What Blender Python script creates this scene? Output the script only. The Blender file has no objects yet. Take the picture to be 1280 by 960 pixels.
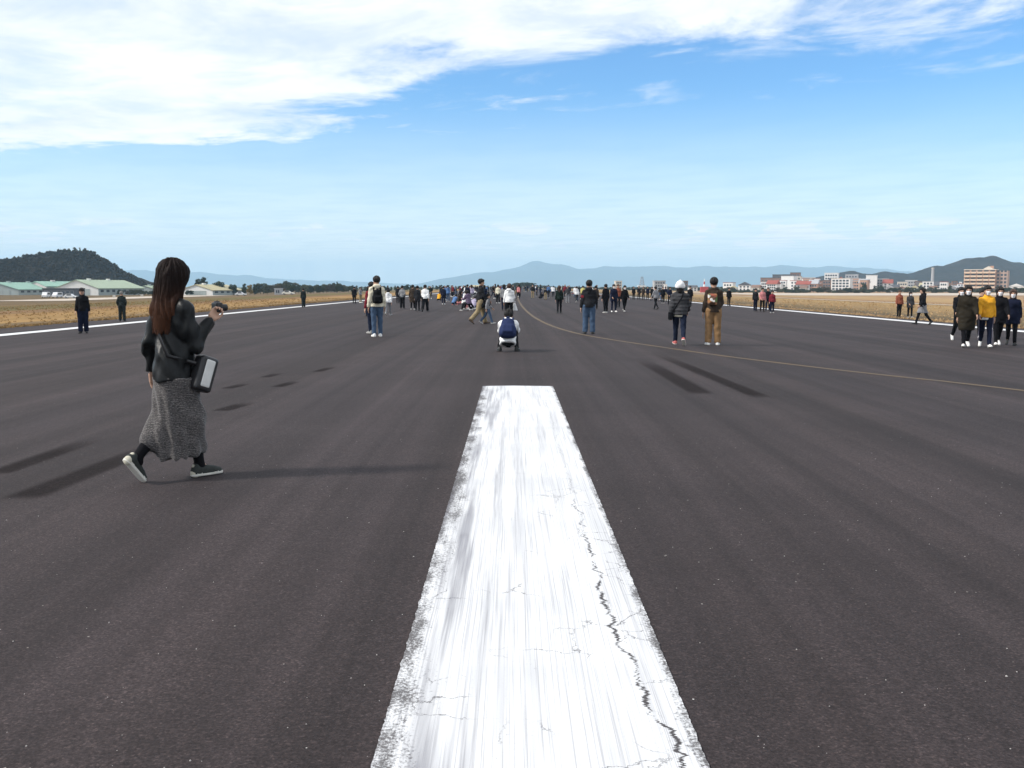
import bpy, math, random
import numpy as np
from mathutils import Vector, Matrix, noise as mnoise

random.seed(7)
rng = np.random.default_rng(11)
R = math.radians
scene = bpy.context.scene
col = scene.collection

# ------------------------------------------------------------------ camera
CAM_H = 1.42
FPX = 1229.0                      # focal length in pixels of a 1280 wide picture
PITCH = math.atan((480 - 358) / FPX)
cam_data = bpy.data.cameras.new('camera')
cam = bpy.data.objects.new('camera', cam_data)
col.objects.link(cam)
cam.location = (0, 0, CAM_H)
cam.rotation_euler = (math.pi / 2 - PITCH, 0, 0)
cam_data.sensor_fit = 'HORIZONTAL'
cam_data.sensor_width = 36
cam_data.lens = FPX / 1280 * 36
cam_data.clip_start = 0.05
cam_data.clip_end = 60000
scene.camera = cam

# ------------------------------------------------------------------ sun, sky, exposure
SUN_EL, SUN_AZ = 40.0, -100.0     # azimuth measured from +Y (view direction), negative = left
sun_data = bpy.data.lights.new('sun', 'SUN')
sun_data.energy = 3.1
sun_data.angle = R(7.0)          # veiled by the thin cloud sheet on the left
sun_data.color = (1.0, 0.95, 0.88)
sun = bpy.data.objects.new('sun', sun_data)
col.objects.link(sun)
_d = Vector((math.sin(R(SUN_AZ)) * math.cos(R(SUN_EL)), math.cos(R(SUN_AZ)) * math.cos(R(SUN_EL)), math.sin(R(SUN_EL))))
sun.rotation_euler = (-_d).to_track_quat('-Z', 'Y').to_euler()
sun.location = _d * 50

vs = scene.view_settings
vs.view_transform = 'Standard'
vs.look = 'None'
vs.exposure = 0.42
vs.gamma = 1.0
vs.use_curve_mapping = False
scene.cycles.use_denoising = True
scene.cycles.max_bounces = 6
scene.cycles.volume_bounces = 2
scene.cycles.transparent_max_bounces = 12


class NT:
    """small wrapper that makes shader nodes from expressions"""
    def __init__(self, tree):
        self.t = tree

    def node(self, kind, **kw):
        n = self.t.nodes.new(kind)
        for k, v in kw.items():
            setattr(n, k, v)
        return n

    def put(self, sock, v):
        if isinstance(v, bpy.types.NodeSocket):
            self.t.links.new(v, sock)
        else:
            if hasattr(sock.default_value, '__len__') and not hasattr(v, '__len__'):
                v = (v, v, v, 1)[:len(sock.default_value)]
            if hasattr(sock.default_value, '__len__') and len(v) == 3 and len(sock.default_value) == 4:
                v = (*v, 1)
            sock.default_value = v

    def math(self, op, a, b=0.0, c=0.0, clamp=False):
        n = self.node('ShaderNodeMath', operation=op, use_clamp=clamp)
        for i, v in enumerate((a, b, c)):
            self.put(n.inputs[i], v)
        return n.outputs[0]

    def vec(self, op, a, b=(0, 0, 0)):
        n = self.node('ShaderNodeVectorMath', operation=op)
        self.put(n.inputs[0], a)
        self.put(n.inputs[1], b)
        return n.outputs[0]

    def xyz(self, v):
        n = self.node('ShaderNodeSeparateXYZ')
        self.put(n.inputs[0], v)
        return n.outputs[0], n.outputs[1], n.outputs[2]

    def comb(self, x, y, z):
        n = self.node('ShaderNodeCombineXYZ')
        for i, v in enumerate((x, y, z)):
            self.put(n.inputs[i], v)
        return n.outputs[0]

    def noise(self, vec, scale=1.0, detail=4, rough=0.5, dist=0.0, lac=2.0, dim='3D'):
        n = self.node('ShaderNodeTexNoise', noise_dimensions=dim)
        self.put(n.inputs['Vector'], vec)
        n.inputs['Scale'].default_value = scale
        n.inputs['Detail'].default_value = detail
        n.inputs['Roughness'].default_value = rough
        n.inputs['Distortion'].default_value = dist
        n.inputs['Lacunarity'].default_value = lac
        return n.outputs[0]

    def voronoi(self, vec, scale=1.0, feature='F1', out=0):
        n = self.node('ShaderNodeTexVoronoi', feature=feature)
        self.put(n.inputs['Vector'], vec)
        n.inputs['Scale'].default_value = scale
        return n.outputs[out]

    def smooth(self, v, lo, hi, a=0.0, b=1.0):
        n = self.node('ShaderNodeMapRange', interpolation_type='SMOOTHSTEP')
        for i, x in enumerate((v, lo, hi, a, b)):
            self.put(n.inputs[i], x)
        return n.outputs[0]

    def lin(self, v, lo, hi, a=0.0, b=1.0):
        n = self.node('ShaderNodeMapRange')
        for i, x in enumerate((v, lo, hi, a, b)):
            self.put(n.inputs[i], x)
        return n.outputs[0]

    def mix(self, f, a, b, blend='MIX'):
        n = self.node('ShaderNodeMix', data_type='RGBA', blend_type=blend)
        self.put(n.inputs[0], f)
        self.put(n.inputs[6], a)
        self.put(n.inputs[7], b)
        return n.outputs[2]

    def ramp(self, f, stops):
        n = self.node('ShaderNodeValToRGB')
        self.put(n.inputs[0], f)
        el = n.color_ramp.elements
        while len(el) > 1:
            el.remove(el[-1])
        el[0].position, el[0].color = stops[0][0], (*stops[0][1], 1)
        for p, c in stops[1:]:
            e = el.new(p)
            e.color = (*c, 1)
        return n.outputs[0]

    def bump(self, h, strength=0.3, dist=0.01):
        n = self.node('ShaderNodeBump')
        n.inputs['Strength'].default_value = strength
        n.inputs['Distance'].default_value = dist
        self.put(n.inputs['Height'], h)
        return n.outputs[0]


world = bpy.data.worlds.new('World')
scene.world = world
world.use_nodes = True
wt = world.node_tree
wt.nodes.clear()
w = NT(wt)
sky = w.node('ShaderNodeTexSky', sky_type='NISHITA')
sky.sun_disc = False
sky.sun_elevation = R(SUN_EL)
sky.sun_rotation = R(SUN_AZ)
sky.altitude = 50
sky.air_density = 1.0
sky.dust_density = 0.4
sky.ozone_density = 1.5
SKY_STRENGTH = 0.15
wdir = w.node('ShaderNodeTexCoord').outputs['Generated']
dx, dy, dz = w.xyz(wdir)
zc = w.math('MAXIMUM', dz, 0.025)
cx, cy = w.math('DIVIDE', dx, zc), w.math('DIVIDE', dy, zc)     # point on a flat cloud layer of height 1
cp = w.comb(cx, cy, 0.0)
cps = w.comb(w.math('MULTIPLY', w.math('ADD', cx, w.math('MULTIPLY', cy, 0.25)), 1.05), w.math('MULTIPLY', cy, 0.85), 3.7)
# the broad sheet of cloud overhead and to the left: its edge runs obliquely away
edge = w.smooth(cx, -2.6, 1.3, 7.4, 3.95)
edge = w.math('SUBTRACT', edge, w.smooth(cx, 1.2, 3.0, 0.0, 0.75))
n1 = w.math('SUBTRACT', w.noise(cps, 1.15, 10, 0.62, 0.35), 0.5)
n2 = w.math('SUBTRACT', w.noise(cps, 0.32, 3, 0.5), 0.5)
lim = w.math('ADD', w.math('SUBTRACT', edge, cy), w.math('ADD', w.math('MULTIPLY', n1, 5.4), w.math('MULTIPLY', n2, 1.4)))
bank = w.smooth(lim, -0.15, 1.1)
wisp = w.math('MULTIPLY', w.smooth(w.noise(cps, 2.1, 9, 0.6, 0.4), 0.52, 0.72), w.smooth(lim, -2.2, 0.2, 0.0, 0.5))
bank = w.math('MAXIMUM', bank, wisp)
thin = w.smooth(w.noise(cps, 1.5, 8, 0.62, 0.3), 0.32, 0.60, 0.70, 1.0)
bank = w.math('MULTIPLY', bank, thin)
# scattered low cloud towards the horizon
low = w.smooth(w.noise(w.comb(w.math('MULTIPLY', cx, 0.14), w.math('MULTIPLY', cy, 0.24), 9.1), 1.0, 7, 0.58, 0.2), 0.40, 0.62)
low = w.math('MULTIPLY', low, w.smooth(cy, 8.5, 17.0, 0.0, 0.80))
# a few small heaped clouds standing low over the hills (azimuth, elevation space)
az = w.math('ARCTAN2', dx, dy)
el = w.math('ARCSINE', dz)
hc = w.comb(w.math('MULTIPLY', az, 13.0), w.math('MULTIPLY', el, 52.0), 1.3)
heap = w.smooth(w.math('ADD', w.noise(hc, 1.0, 7, 0.56, 0.15), w.smooth(az, -0.3, 0.35, -0.02, 0.035)), 0.50, 0.59)
heap = w.math('MULTIPLY', heap, w.math('MULTIPLY', w.smooth(el, 0.026, 0.040), w.smooth(el, 0.056, 0.078, 1.0, 0.0)))
heap = w.math('MULTIPLY', heap, 0.95)
veil = w.smooth(el, 0.0, 0.20, 0.80, 0.0)            # thin white veil thickening towards the horizon
cover = w.math('MAXIMUM', w.math('MAXIMUM', bank, w.math('MAXIMUM', low, veil)), heap, clamp=True)
hs = w.node('ShaderNodeHueSaturation')
hs.inputs['Saturation'].default_value = 1.25
hs.inputs['Value'].default_value = 0.76
wt.links.new(sky.outputs[0], hs.inputs['Color'])
sky_rgb = w.vec('MULTIPLY', hs.outputs[0], (0.71, 1.0, 1.22))
cloud_tone = w.ramp(w.noise(cps, 1.1, 6, 0.55), [(0.32, (0.80, 0.85, 0.92)), (0.58, (1.0, 1.0, 1.0))])
cloud_rgb = w.vec('MULTIPLY', cloud_tone, (5.8, 5.88, 5.98))
bg = w.node('ShaderNodeBackground')
bg.inputs['Strength'].default_value = SKY_STRENGTH
w.put(bg.inputs['Color'], w.mix(cover, sky_rgb, cloud_rgb))
world.cycles.sampling_method = 'MANUAL'
world.cycles.sample_map_resolution = 512
wo = w.node('ShaderNodeOutputWorld')
wt.links.new(bg.outputs[0], wo.inputs['Surface'])

# ------------------------------------------------------------------ helpers
CAMBER = 0.013


def smoothstep(t):
    t = np.clip(t, 0, 1)
    return t * t * (3 - 2 * t)


def terrain(x, y=0.0):
    """height of the airfield: cambered runway, grass falling away to both sides"""
    ax = np.abs(x)
    z = -CAMBER * np.minimum(ax, 20.0)
    return z - 2.2 * smoothstep((ax - 19.0) / 110.0)


def gnd(px, py):
    """where the sight line through a point of the photograph meets the airfield"""
    u, v = (px - 640) / FPX, (480 - py) / FPX
    d = Vector((u, math.cos(PITCH) + v * math.sin(PITCH), v * math.cos(PITCH) - math.sin(PITCH)))
    z = 0.0
    for _ in range(12):
        t = (z - CAM_H) / d.z
        z = 0.5 * z + 0.5 * float(terrain(d.x * t))
    t = (z - CAM_H) / d.z
    return Vector((d.x * t, d.y * t, float(terrain(d.x * t))))


def at(px, py, depth):
    """point on the sight line through a pixel, at a given distance down the runway"""
    u, v = (px - 640) / FPX, (480 - py) / FPX
    d = Vector((u, math.cos(PITCH) + v * math.sin(PITCH), v * math.cos(PITCH) - math.sin(PITCH)))
    t = depth / d.y
    return Vector((d.x * t, depth, CAM_H + d.z * t))


def link(name, mesh, parent=None, mats=None, loc=None, rotz=None):
    o = bpy.data.objects.new(name, mesh)
    col.objects.link(o)
    if parent is not None:
        o.parent = parent
    if loc is not None:
        o.location = loc
    if rotz is not None:
        o.rotation_euler = (0, 0, rotz)
    if mats is not None:
        if not isinstance(mats, (list, tuple)):
            mats = [mats]
        while len(mesh.materials) < len(mats):
            mesh.materials.append(None)
        for i, m in enumerate(mats):
            o.material_slots[i].link = 'OBJECT'
            o.material_slots[i].material = m
    return o


def empty(name, loc=(0, 0, 0), rotz=0.0):
    o = bpy.data.objects.new(name, None)
    o.empty_display_size = 0.2
    col.objects.link(o)
    o.location = loc
    o.rotation_euler = (0, 0, rotz)
    return o


def tag(o, label=None, cat=None, group=None, kind=None):
    for k, v in (('label', label), ('category', cat), ('group', group), ('kind', kind)):
        if v:
            o[k] = v
    return o


def np_mesh(name, verts, faces, mat_idx=None, smooth=True):
    verts = np.asarray(verts, dtype=np.float32)
    faces = np.asarray(faces, dtype=np.int32)
    n = faces.shape[1]
    m = bpy.data.meshes.new(name)
    m.vertices.add(len(verts))
    m.vertices.foreach_set('co', verts.ravel())
    m.loops.add(faces.size)
    m.loops.foreach_set('vertex_index', faces.ravel())
    m.polygons.add(len(faces))
    m.polygons.foreach_set('loop_start', np.arange(0, faces.size, n, dtype=np.int32))
    m.polygons.foreach_set('loop_total', np.full(len(faces), n, dtype=np.int32))
    if mat_idx is not None:
        m.polygons.foreach_set('material_index', np.asarray(mat_idx, dtype=np.int32))
    m.polygons.foreach_set('use_smooth', np.full(len(faces), smooth, dtype=bool))
    m.update(calc_edges=True)
    m.validate()
    return m


def grid_mesh(name, xs, ys, zf, smooth=True):
    X, Y = np.meshgrid(xs, ys)
    Z = zf(X, Y)
    v = np.stack([X, Y, Z], -1).reshape(-1, 3)
    nx, ny = len(xs), len(ys)
    i = np.arange(nx * ny).reshape(ny, nx)
    f = np.stack([i[:-1, :-1], i[:-1, 1:], i[1:, 1:], i[1:, :-1]], -1).reshape(-1, 4)
    return np_mesh(name, v, f, smooth=smooth)


class MB:
    """collects boxes, prisms and tubes into one mesh"""
    def __init__(self):
        self.v, self.f = [], []

    def poly(self, verts, faces):
        b = len(self.v)
        self.v += [tuple(p) for p in verts]
        self.f += [tuple(b + i for i in f) for f in faces]
        return self

    def box(self, x0, x1, y0, y1, z0, z1):
        return self.poly([(x0, y0, z0), (x1, y0, z0), (x1, y1, z0), (x0, y1, z0), (x0, y0, z1), (x1, y0, z1), (x1, y1, z1), (x0, y1, z1)],
                         [(0, 3, 2, 1), (4, 5, 6, 7), (0, 1, 5, 4), (1, 2, 6, 5), (2, 3, 7, 6), (3, 0, 4, 7)])

    def tube(self, a, b, r0, r1=None, n=8):
        r1 = r0 if r1 is None else r1
        a, b = Vector(a), Vector(b)
        q = (b - a).to_track_quat('Z', 'Y')
        vs_ = [a + q @ Vector((r0 * math.cos(2 * math.pi * k / n), r0 * math.sin(2 * math.pi * k / n), 0)) for k in range(n)]
        vs_ += [b + q @ Vector((r1 * math.cos(2 * math.pi * k / n), r1 * math.sin(2 * math.pi * k / n), 0)) for k in range(n)]
        fs = [(k, (k + 1) % n, n + (k + 1) % n, n + k) for k in range(n)] + [tuple(range(n))[::-1], tuple(range(n, 2 * n))]
        return self.poly(vs_, fs)

    def prism(self, prof, y0, y1):
        """outline in x,z (counter-clockwise seen from -y) pulled from y0 to y1"""
        n = len(prof)
        vs_ = [(x, y0, z) for x, z in prof] + [(x, y1, z) for x, z in prof]
        fs = [tuple(range(n)), tuple(range(n, 2 * n))[::-1]] + [(k, n + k, n + (k + 1) % n, (k + 1) % n) for k in range(n)]
        return self.poly(vs_, fs)

    def mesh(self, name):
        m = bpy.data.meshes.new(name)
        m.from_pydata(self.v, [], self.f)
        m.update()
        return m

    def build(self, name, material, parent=None, loc=None, rotz=None):
        return link(name, self.mesh(name), parent, material, loc, rotz)


MATS = {}


def base_mat(name):
    m = bpy.data.materials.new(name)
    m.use_nodes = True
    m.node_tree.nodes.clear()
    n = NT(m.node_tree)
    out = n.node('ShaderNodeOutputMaterial')
    b = n.node('ShaderNodeBsdfPrincipled')
    m.node_tree.links.new(b.outputs[0], out.inputs[0])
    return m, n, b, out


def mat(name, c, rough=0.8, var=0.15, scale=8.0, bump=0.0, bscale=None, spec=0.3, metal=0.0, stretch=(1, 1, 1), sheen=0.0, bdist=0.01):
    """plain surface with mottled colour and fine relief"""
    key = (name, tuple(c), rough, var, scale, bump)
    if key in MATS:
        return MATS[key]
    m, n, b, out = base_mat(name)
    tc = n.node('ShaderNodeTexCoord').outputs['Object']
    p = n.vec('MULTIPLY', tc, stretch)
    f = n.noise(p, scale, 5, 0.6)
    lo = tuple(x * (1 - var) for x in c)
    hi = tuple(min(1, x * (1 + var)) for x in c)
    n.put(b.inputs['Base Color'], n.ramp(f, [(0.3, lo), (0.7, hi)]))
    b.inputs['Roughness'].default_value = rough
    b.inputs['Specular IOR Level'].default_value = spec
    b.inputs['Metallic'].default_value = metal
    if sheen:
        b.inputs['Sheen Weight'].default_value = sheen
    if bump:
        n.put(b.inputs['Normal'], n.bump(n.noise(p, bscale or scale * 4, 4, 0.6), bump, bdist))
    MATS[key] = m
    return m

# ================================================================== the setting: airfield
HALF = 20.6                                   # half width of the asphalt

# --- grass sheet reaching to the foot of the mountains
m, n, b, out = base_mat('dry_grass_ground')
tc = n.node('ShaderNodeTexCoord').outputs['Object']
gx, gy, gz = n.xyz(tc)
wig = n.math('MULTIPLY', n.math('SUBTRACT', n.noise(n.comb(n.math('MULTIPLY', gx, 0.6), n.math('MULTIPLY', gy, 0.06), 0.0), 1.0, 5, 0.6), 0.5), 9.0)
bx_ = n.math('ADD', gx, wig)
left = n.ramp(n.lin(bx_, -140, -20, 0, 1), [
    (0.00, (0.125, 0.088, 0.046)), (0.45, (0.135, 0.092, 0.047)), (0.62, (0.150, 0.105, 0.050)), (0.70, (0.115, 0.092, 0.038)),
    (0.83, (0.130, 0.102, 0.042)), (0.86, (0.185, 0.110, 0.058)), (0.885, (0.200, 0.125, 0.062)), (0.91, (0.27, 0.165, 0.068)),
    (0.955, (0.28, 0.178, 0.074)), (0.985, (0.15, 0.105, 0.06)), (1.0, (0.06, 0.05, 0.045))])
right = n.ramp(n.lin(bx_, 20, 170, 0, 1), [
    (0.00, (0.07, 0.058, 0.048)), (0.03, (0.14, 0.105, 0.06)), (0.07, (0.25, 0.17, 0.085)), (0.15, (0.31, 0.215, 0.10)),
    (0.22, (0.29, 0.19, 0.105)), (0.30, (0.25, 0.16, 0.09)), (0.45, (0.33, 0.22, 0.11)), (0.7, (0.34, 0.23, 0.115)), (1.0, (0.29, 0.19, 0.11))])
side = n.math('GREATER_THAN', gx, 0.0)
base = n.mix(side, left, right)
patch = n.noise(n.comb(gx, n.math('MULTIPLY', gy, 0.25), 0.0), 0.35, 6, 0.62)
fine = n.noise(tc, 9.0, 5, 0.7)
base = n.mix(0.85, base, n.ramp(patch, [(0.32, (0.70, 0.68, 0.62)), (0.5, (1, 1, 1)), (0.7, (1.25, 1.2, 1.1))]), 'MULTIPLY')
base = n.mix(0.7, base, n.ramp(fine, [(0.3, (0.6, 0.6, 0.58)), (0.7, (1.35, 1.33, 1.3))]), 'MULTIPLY')
farfield = n.smooth(gy, 700, 1500)
base = n.mix(farfield, base, (0.07, 0.08, 0.045, 1))
n.put(b.inputs['Base Color'], base)
b.inputs['Roughness'].default_value = 0.95
b.inputs['Specular IOR Level'].default_value = 0.1
n.put(b.inputs['Normal'], n.bump(n.noise(tc, 14.0, 5, 0.7), 0.6, 0.06))
GRASS = m
xs = np.unique(np.concatenate([-np.geomspace(20, 13900, 70), np.linspace(-130, 130, 105), np.geomspace(20, 13900, 70)]))
ys = np.concatenate([np.linspace(-2900, -60, 8), np.linspace(-40, 160, 41), np.geomspace(175, 13900, 40)])
gm = grid_mesh('ground', xs, ys, lambda X, Y: terrain(X) - 0.03)
tag(link('ground', gm, None, GRASS), kind='structure')

# --- runway surface
m, n, b, out = base_mat('runway_asphalt')
tc = n.node('ShaderNodeTexCoord').outputs['Object']
gx, gy, gz = n.xyz(tc)
streak = n.noise(n.comb(n.math('MULTIPLY', gx, 2.8), n.math('MULTIPLY', gy, 0.022), 0.0), 1.0, 6, 0.62)
lane = n.noise(n.comb(n.math('MULTIPLY', gx, 1.0), n.math('MULTIPLY', gy, 0.010), 4.0), 1.0, 3, 0.5)
roll = n.noise(n.comb(n.math('MULTIPLY', gx, 0.25), n.math('MULTIPLY', gy, 0.55), 2.0), 1.0, 5, 0.6, 0.4)
blot = n.noise(tc, 0.55, 6, 0.62)
agg = n.voronoi(tc, 120.0, 'F1', 1)
aggv = n.node('ShaderNodeSeparateColor')
n.put(aggv.inputs[0], agg)
grain = n.noise(tc, 85.0, 4, 0.75)
mid = n.noise(tc, 30.0, 4, 0.75)
c = n.ramp(grain, [(0.25, (0.0165, 0.0126, 0.0130)), (0.5, (0.0350, 0.0270, 0.0274)), (0.75, (0.064, 0.0505, 0.0505))])
c = n.mix(0.55, c, n.ramp(aggv.outputs[0], [(0.0, (0.40, 0.40, 0.42)), (0.6, (1, 1, 1)), (0.90, (1.25, 1.2, 1.18)), (1.0, (2.2, 2.1, 2.0))]), 'MULTIPLY')
for fac, lo, hi, a_, b_ in ((streak, 0.36, 0.64, 0.76, 1.20), (lane, 0.38, 0.62, 0.84, 1.14), (roll, 0.34, 0.66, 0.90, 1.10), (blot, 0.34, 0.66, 0.93, 1.07), (mid, 0.28, 0.72, 0.78, 1.22)):
    c = n.vec('SCALE', c)
    c.node.inputs['Scale'].default_value = 1.0
    n.put(c.node.inputs['Scale'], n.lin(fac, lo, hi, a_, b_))
warm = n.noise(n.comb(n.math('MULTIPLY', gx, 0.7), n.math('MULTIPLY', gy, 0.05), 8.0), 1.0, 3, 0.5)
c = n.mix(0.35, c, n.ramp(warm, [(0.35, (0.95, 0.97, 1.06)), (0.65, (1.07, 0.99, 0.94))]), 'MULTIPLY')
# pale stone chips set in the surface
spk = n.voronoi(n.vec('ADD', tc, (3.1, 7.7, 0)), 26.0, 'F1', 1)
spv = n.node('ShaderNodeSeparateColor')
n.put(spv.inputs[0], spk)
spd = n.voronoi(n.vec('ADD', tc, (3.1, 7.7, 0)), 26.0, 'F1', 0)
chip = n.math('MULTIPLY', n.math('GREATER_THAN', spv.outputs[0], 0.952), n.math('LESS_THAN', spd, n.lin(spv.outputs[1], 0, 1, 0.04, 0.13)))
c = n.mix(chip, c, n.ramp(spv.outputs[2], [(0.0, (0.16, 0.14, 0.12)), (0.75, (0.34, 0.32, 0.30)), (1.0, (0.75, 0.74, 0.72))]))
n.put(b.inputs['Base Color'], c)
b.inputs['Roughness'].default_value = 0.86
b.inputs['Specular IOR Level'].default_value = 0.22
hgt = n.math('ADD', n.math('MULTIPLY', grain, 0.6), n.math('MULTIPLY', aggv.outputs[0], 0.4))
n.put(b.inputs['Normal'], n.bump(hgt, 0.55, 0.006))
ASPHALT = m
xs = np.concatenate([np.linspace(-HALF, HALF, 43)])
ys = np.concatenate([np.linspace(-60, 120, 91), np.geomspace(125, 760, 24)])


def ragged(X, Y):
    return -CAMBER * np.abs(X)


rm = grid_mesh('runway', xs, ys, ragged)
co = np.empty(len(rm.vertices) * 3, dtype=np.float32)
rm.vertices.foreach_get('co', co)
co = co.reshape(-1, 3)
outer = np.abs(co[:, 0]) > HALF - 0.01
co[outer, 0] += (np.sin(co[outer, 1] * 0.9) * 0.12 + rng.normal(0, 0.10, outer.sum()))
rm.vertices.foreach_set('co', co.ravel())
tag(link('runway', rm, None, ASPHALT), kind='structure')


# --- painted markings
def paint(name, colr, wear, edge_wear=0.0):
    m, n, b, out = base_mat(name)
    tc = n.node('ShaderNodeTexCoord').outputs['Object']
    gx, gy, gz = n.xyz(tc)
    f = n.noise(tc, 30.0, 6, 0.7)
    g = n.noise(n.comb(n.math('MULTIPLY', gx, 9.0), n.math('MULTIPLY', gy, 0.4), 0.0), 1.0, 5, 0.6)
    t = n.math('ADD', n.math('MULTIPLY', f, 0.6), n.math('MULTIPLY', g, 0.4))
    k = n.smooth(t, wear, wear + 0.12)
    n.put(b.inputs['Base Color'], n.mix(k, (0.085, 0.076, 0.072, 1), (*colr, 1)))
    b.inputs['Roughness'].default_value = 0.8
    b.inputs['Specular IOR Level'].default_value = 0.2
    return m


def strip(name, pts, width, lift, material, jitter=0.0):
    """a painted line along ground points, following the camber"""
    L, Rr = [], []
    for i, (x, y) in enumerate(pts):
        x0, y0 = pts[max(0, i - 1)]
        x1, y1 = pts[min(len(pts) - 1, i + 1)]
        t = Vector((x1 - x0, y1 - y0)).normalized()
        nx, ny = t.y, -t.x
        for lst, s in ((L, -1), (Rr, 1)):
            w_ = s * (width / 2 + random.gauss(0, jitter))
            X, Y = x + nx * w_, y + ny * w_
            lst.append((X, Y, -CAMBER * abs(X) + lift))
    v = L + Rr
    k = len(pts)
    f = [(i, i + k, i + k + 1, i + 1) for i in range(k - 1)]
    mm = np_mesh(name, v, f)
    return tag(link(name, mm, None, material), kind='structure')


EDGE_WHITE = paint('edge_line_paint', (0.62, 0.62, 0.62), 0.30)
YELLOW = paint('faded_yellow_paint', (0.125, 0.088, 0.052), 0.40)
LX, RX = -17.3, 19.0
ysl = list(np.concatenate([np.linspace(8, 120, 90), np.geomspace(125, 640, 30)]))
strip('edge_line_marking', [(LX, y) for y in ysl], 0.80, 0.006, EDGE_WHITE, 0.012)
strip('edge_line_marking', [(RX, y) for y in ysl], 0.80, 0.006, EDGE_WHITE, 0.012)

# the yellow lead-off line curving away to the right
ypx = [(1330, 494), (1280, 488.5), (1190, 478), (1100, 468.5), (1000, 457), (900, 444.5), (820, 433), (760, 424), (720, 416.5), (690, 407.5), (672, 399), (660, 390.5), (652, 382), (648, 375), (646.5, 370)]
yg = [gnd(*p) for p in ypx]


def catmull(P, per=10):
    o = []
    for i in range(len(P) - 1):
        p0, p1, p2, p3 = P[max(0, i - 1)], P[i], P[i + 1], P[min(len(P) - 1, i + 2)]
        for k in range(per):
            t = k / per
            o.append(tuple(0.5 * ((2 * p1[j]) + (-p0[j] + p2[j]) * t + (2 * p0[j] - 5 * p1[j] + 4 * p2[j] - p3[j]) * t * t + (-p0[j] + 3 * p1[j] - 3 * p2[j] + p3[j]) * t ** 3) for j in range(2)))
    o.append((P[-1][0], P[-1][1]))
    return o


strip('taxi_line_marking', catmull([(p.x, p.y) for p in yg]), 0.15, 0.005, YELLOW, 0.006)

# --- broad white centre line, worn and cracked
c00, c10, c01, c11 = gnd(478, 950), gnd(888, 950), gnd(601, 483), gnd(690, 483)
SX0, SX1, SYE = (c00.x + c01.x) / 2, (c10.x + c11.x) / 2, (c01.y + c11.y) / 2
m, n, b, out = base_mat('worn_white_paint')
tc = n.node('ShaderNodeTexCoord').outputs['Object']
gx, gy, gz = n.xyz(tc)
u = n.lin(gx, SX0, SX1)                                                # 0 left edge, 1 right edge
gw = n.math('ADD', gx, n.math('MULTIPLY', n.math('SUBTRACT', n.noise(n.comb(0.0, n.math('MULTIPLY', gy, 0.5), 0.0), 1.0, 2, 0.5), 0.5), 0.015))
s1 = n.noise(n.comb(n.math('MULTIPLY', gw, 150.0), n.math('MULTIPLY', gy, 0.8), 0.0), 1.0, 5, 0.65)
s2 = n.noise(n.comb(n.math('MULTIPLY', gw, 48.0), n.math('MULTIPLY', gy, 0.35), 5.0), 1.0, 4, 0.6)
s3 = n.noise(n.comb(n.math('MULTIPLY', gw, 9.0), n.math('MULTIPLY', gy, 0.33), 9.0), 1.0, 4, 0.55)
bite = n.noise(tc, 70.0, 6, 0.8)
big = n.noise(n.comb(n.math('MULTIPLY', gx, 7.0), n.math('MULTIPLY', gy, 2.2), 3.0), 1.0, 5, 0.65)
c = n.mix(n.smooth(s1, 0.48, 0.66), (0.66, 0.665, 0.675, 1), (0.44, 0.44, 0.455, 1))
c = n.mix(n.math('MULTIPLY', n.smooth(s2, 0.52, 0.72), n.smooth(u, 0.1, 0.7, 0.8, 0.4)), c, (0.33, 0.33, 0.355, 1))
leftish = n.smooth(u, 0.02, 0.55, 1.0, 0.22)
c = n.mix(n.math('MULTIPLY', n.math('MULTIPLY', n.smooth(s3, 0.44, 0.66), leftish), 0.95), c, (0.19, 0.19, 0.215, 1))
c = n.mix(n.math('MULTIPLY', n.smooth(bite, 0.56, 0.74), n.smooth(big, 0.40, 0.66, 0.1, 0.75)), c, (0.26, 0.25, 0.26, 1))
# transverse bands where the paint was laid in passes
lap = n.smooth(n.noise(n.comb(n.math('MULTIPLY', gx, 0.4), n.math('MULTIPLY', gy, 1.1), 0.0), 1.0, 2, 0.5), 0.52, 0.62, 0.0, 0.25)
c = n.mix(lap, c, (0.45, 0.46, 0.48, 1))
# chipped edges
eL = n.smooth(u, 0.0, 0.22, 0.20, 0.0)
eR = n.smooth(u, 0.93, 1.0, 0.0, 0.20)
chipf = n.math('ADD', n.math('ADD', n.math('MULTIPLY', bite, 0.62), n.math('MULTIPLY', big, 0.50)), n.math('ADD', eL, eR))
chips = n.smooth(chipf, 0.695, 0.80, 0.0, 0.92)
# long joint crack on the right side and a fine net of hairline cracks
wob = n.math('SUBTRACT', n.noise(n.comb(0.0, n.math('MULTIPLY', gy, 1.0), 0.0), 2.6, 9, 0.80), 0.5)
cxl = n.math('ADD', n.lin(gy, 2.8, 3.9, SX1 - 0.07, SX1 - 0.165), n.math('MULTIPLY', wob, 0.30))
dcr = n.math('ABSOLUTE', n.math('SUBTRACT', gx, cxl))
wid = n.smooth(n.noise(n.comb(0.0, gy, 7.0), 3.3, 4, 0.65), 0.36, 0.60, -0.001, 0.0095)
wid = n.math('MULTIPLY', wid, n.smooth(gy, 3.6, 7.6, 1.0, 0.12))
crack = n.math('LESS_THAN', dcr, n.math('ADD', wid, n.math('MULTIPLY', n.math('SUBTRACT', bite, 0.5), 0.006)))
net = n.voronoi(n.vec('ADD', tc, n.comb(n.math('MULTIPLY', n.noise(tc, 9.0, 5, 0.65), 0.16), n.math('MULTIPLY', n.noise(n.vec('ADD', tc, (5, 5, 0)), 9.0, 5, 0.65), 0.16), 0.0)), 4.2, 'DISTANCE_TO_EDGE', 0)
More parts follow.
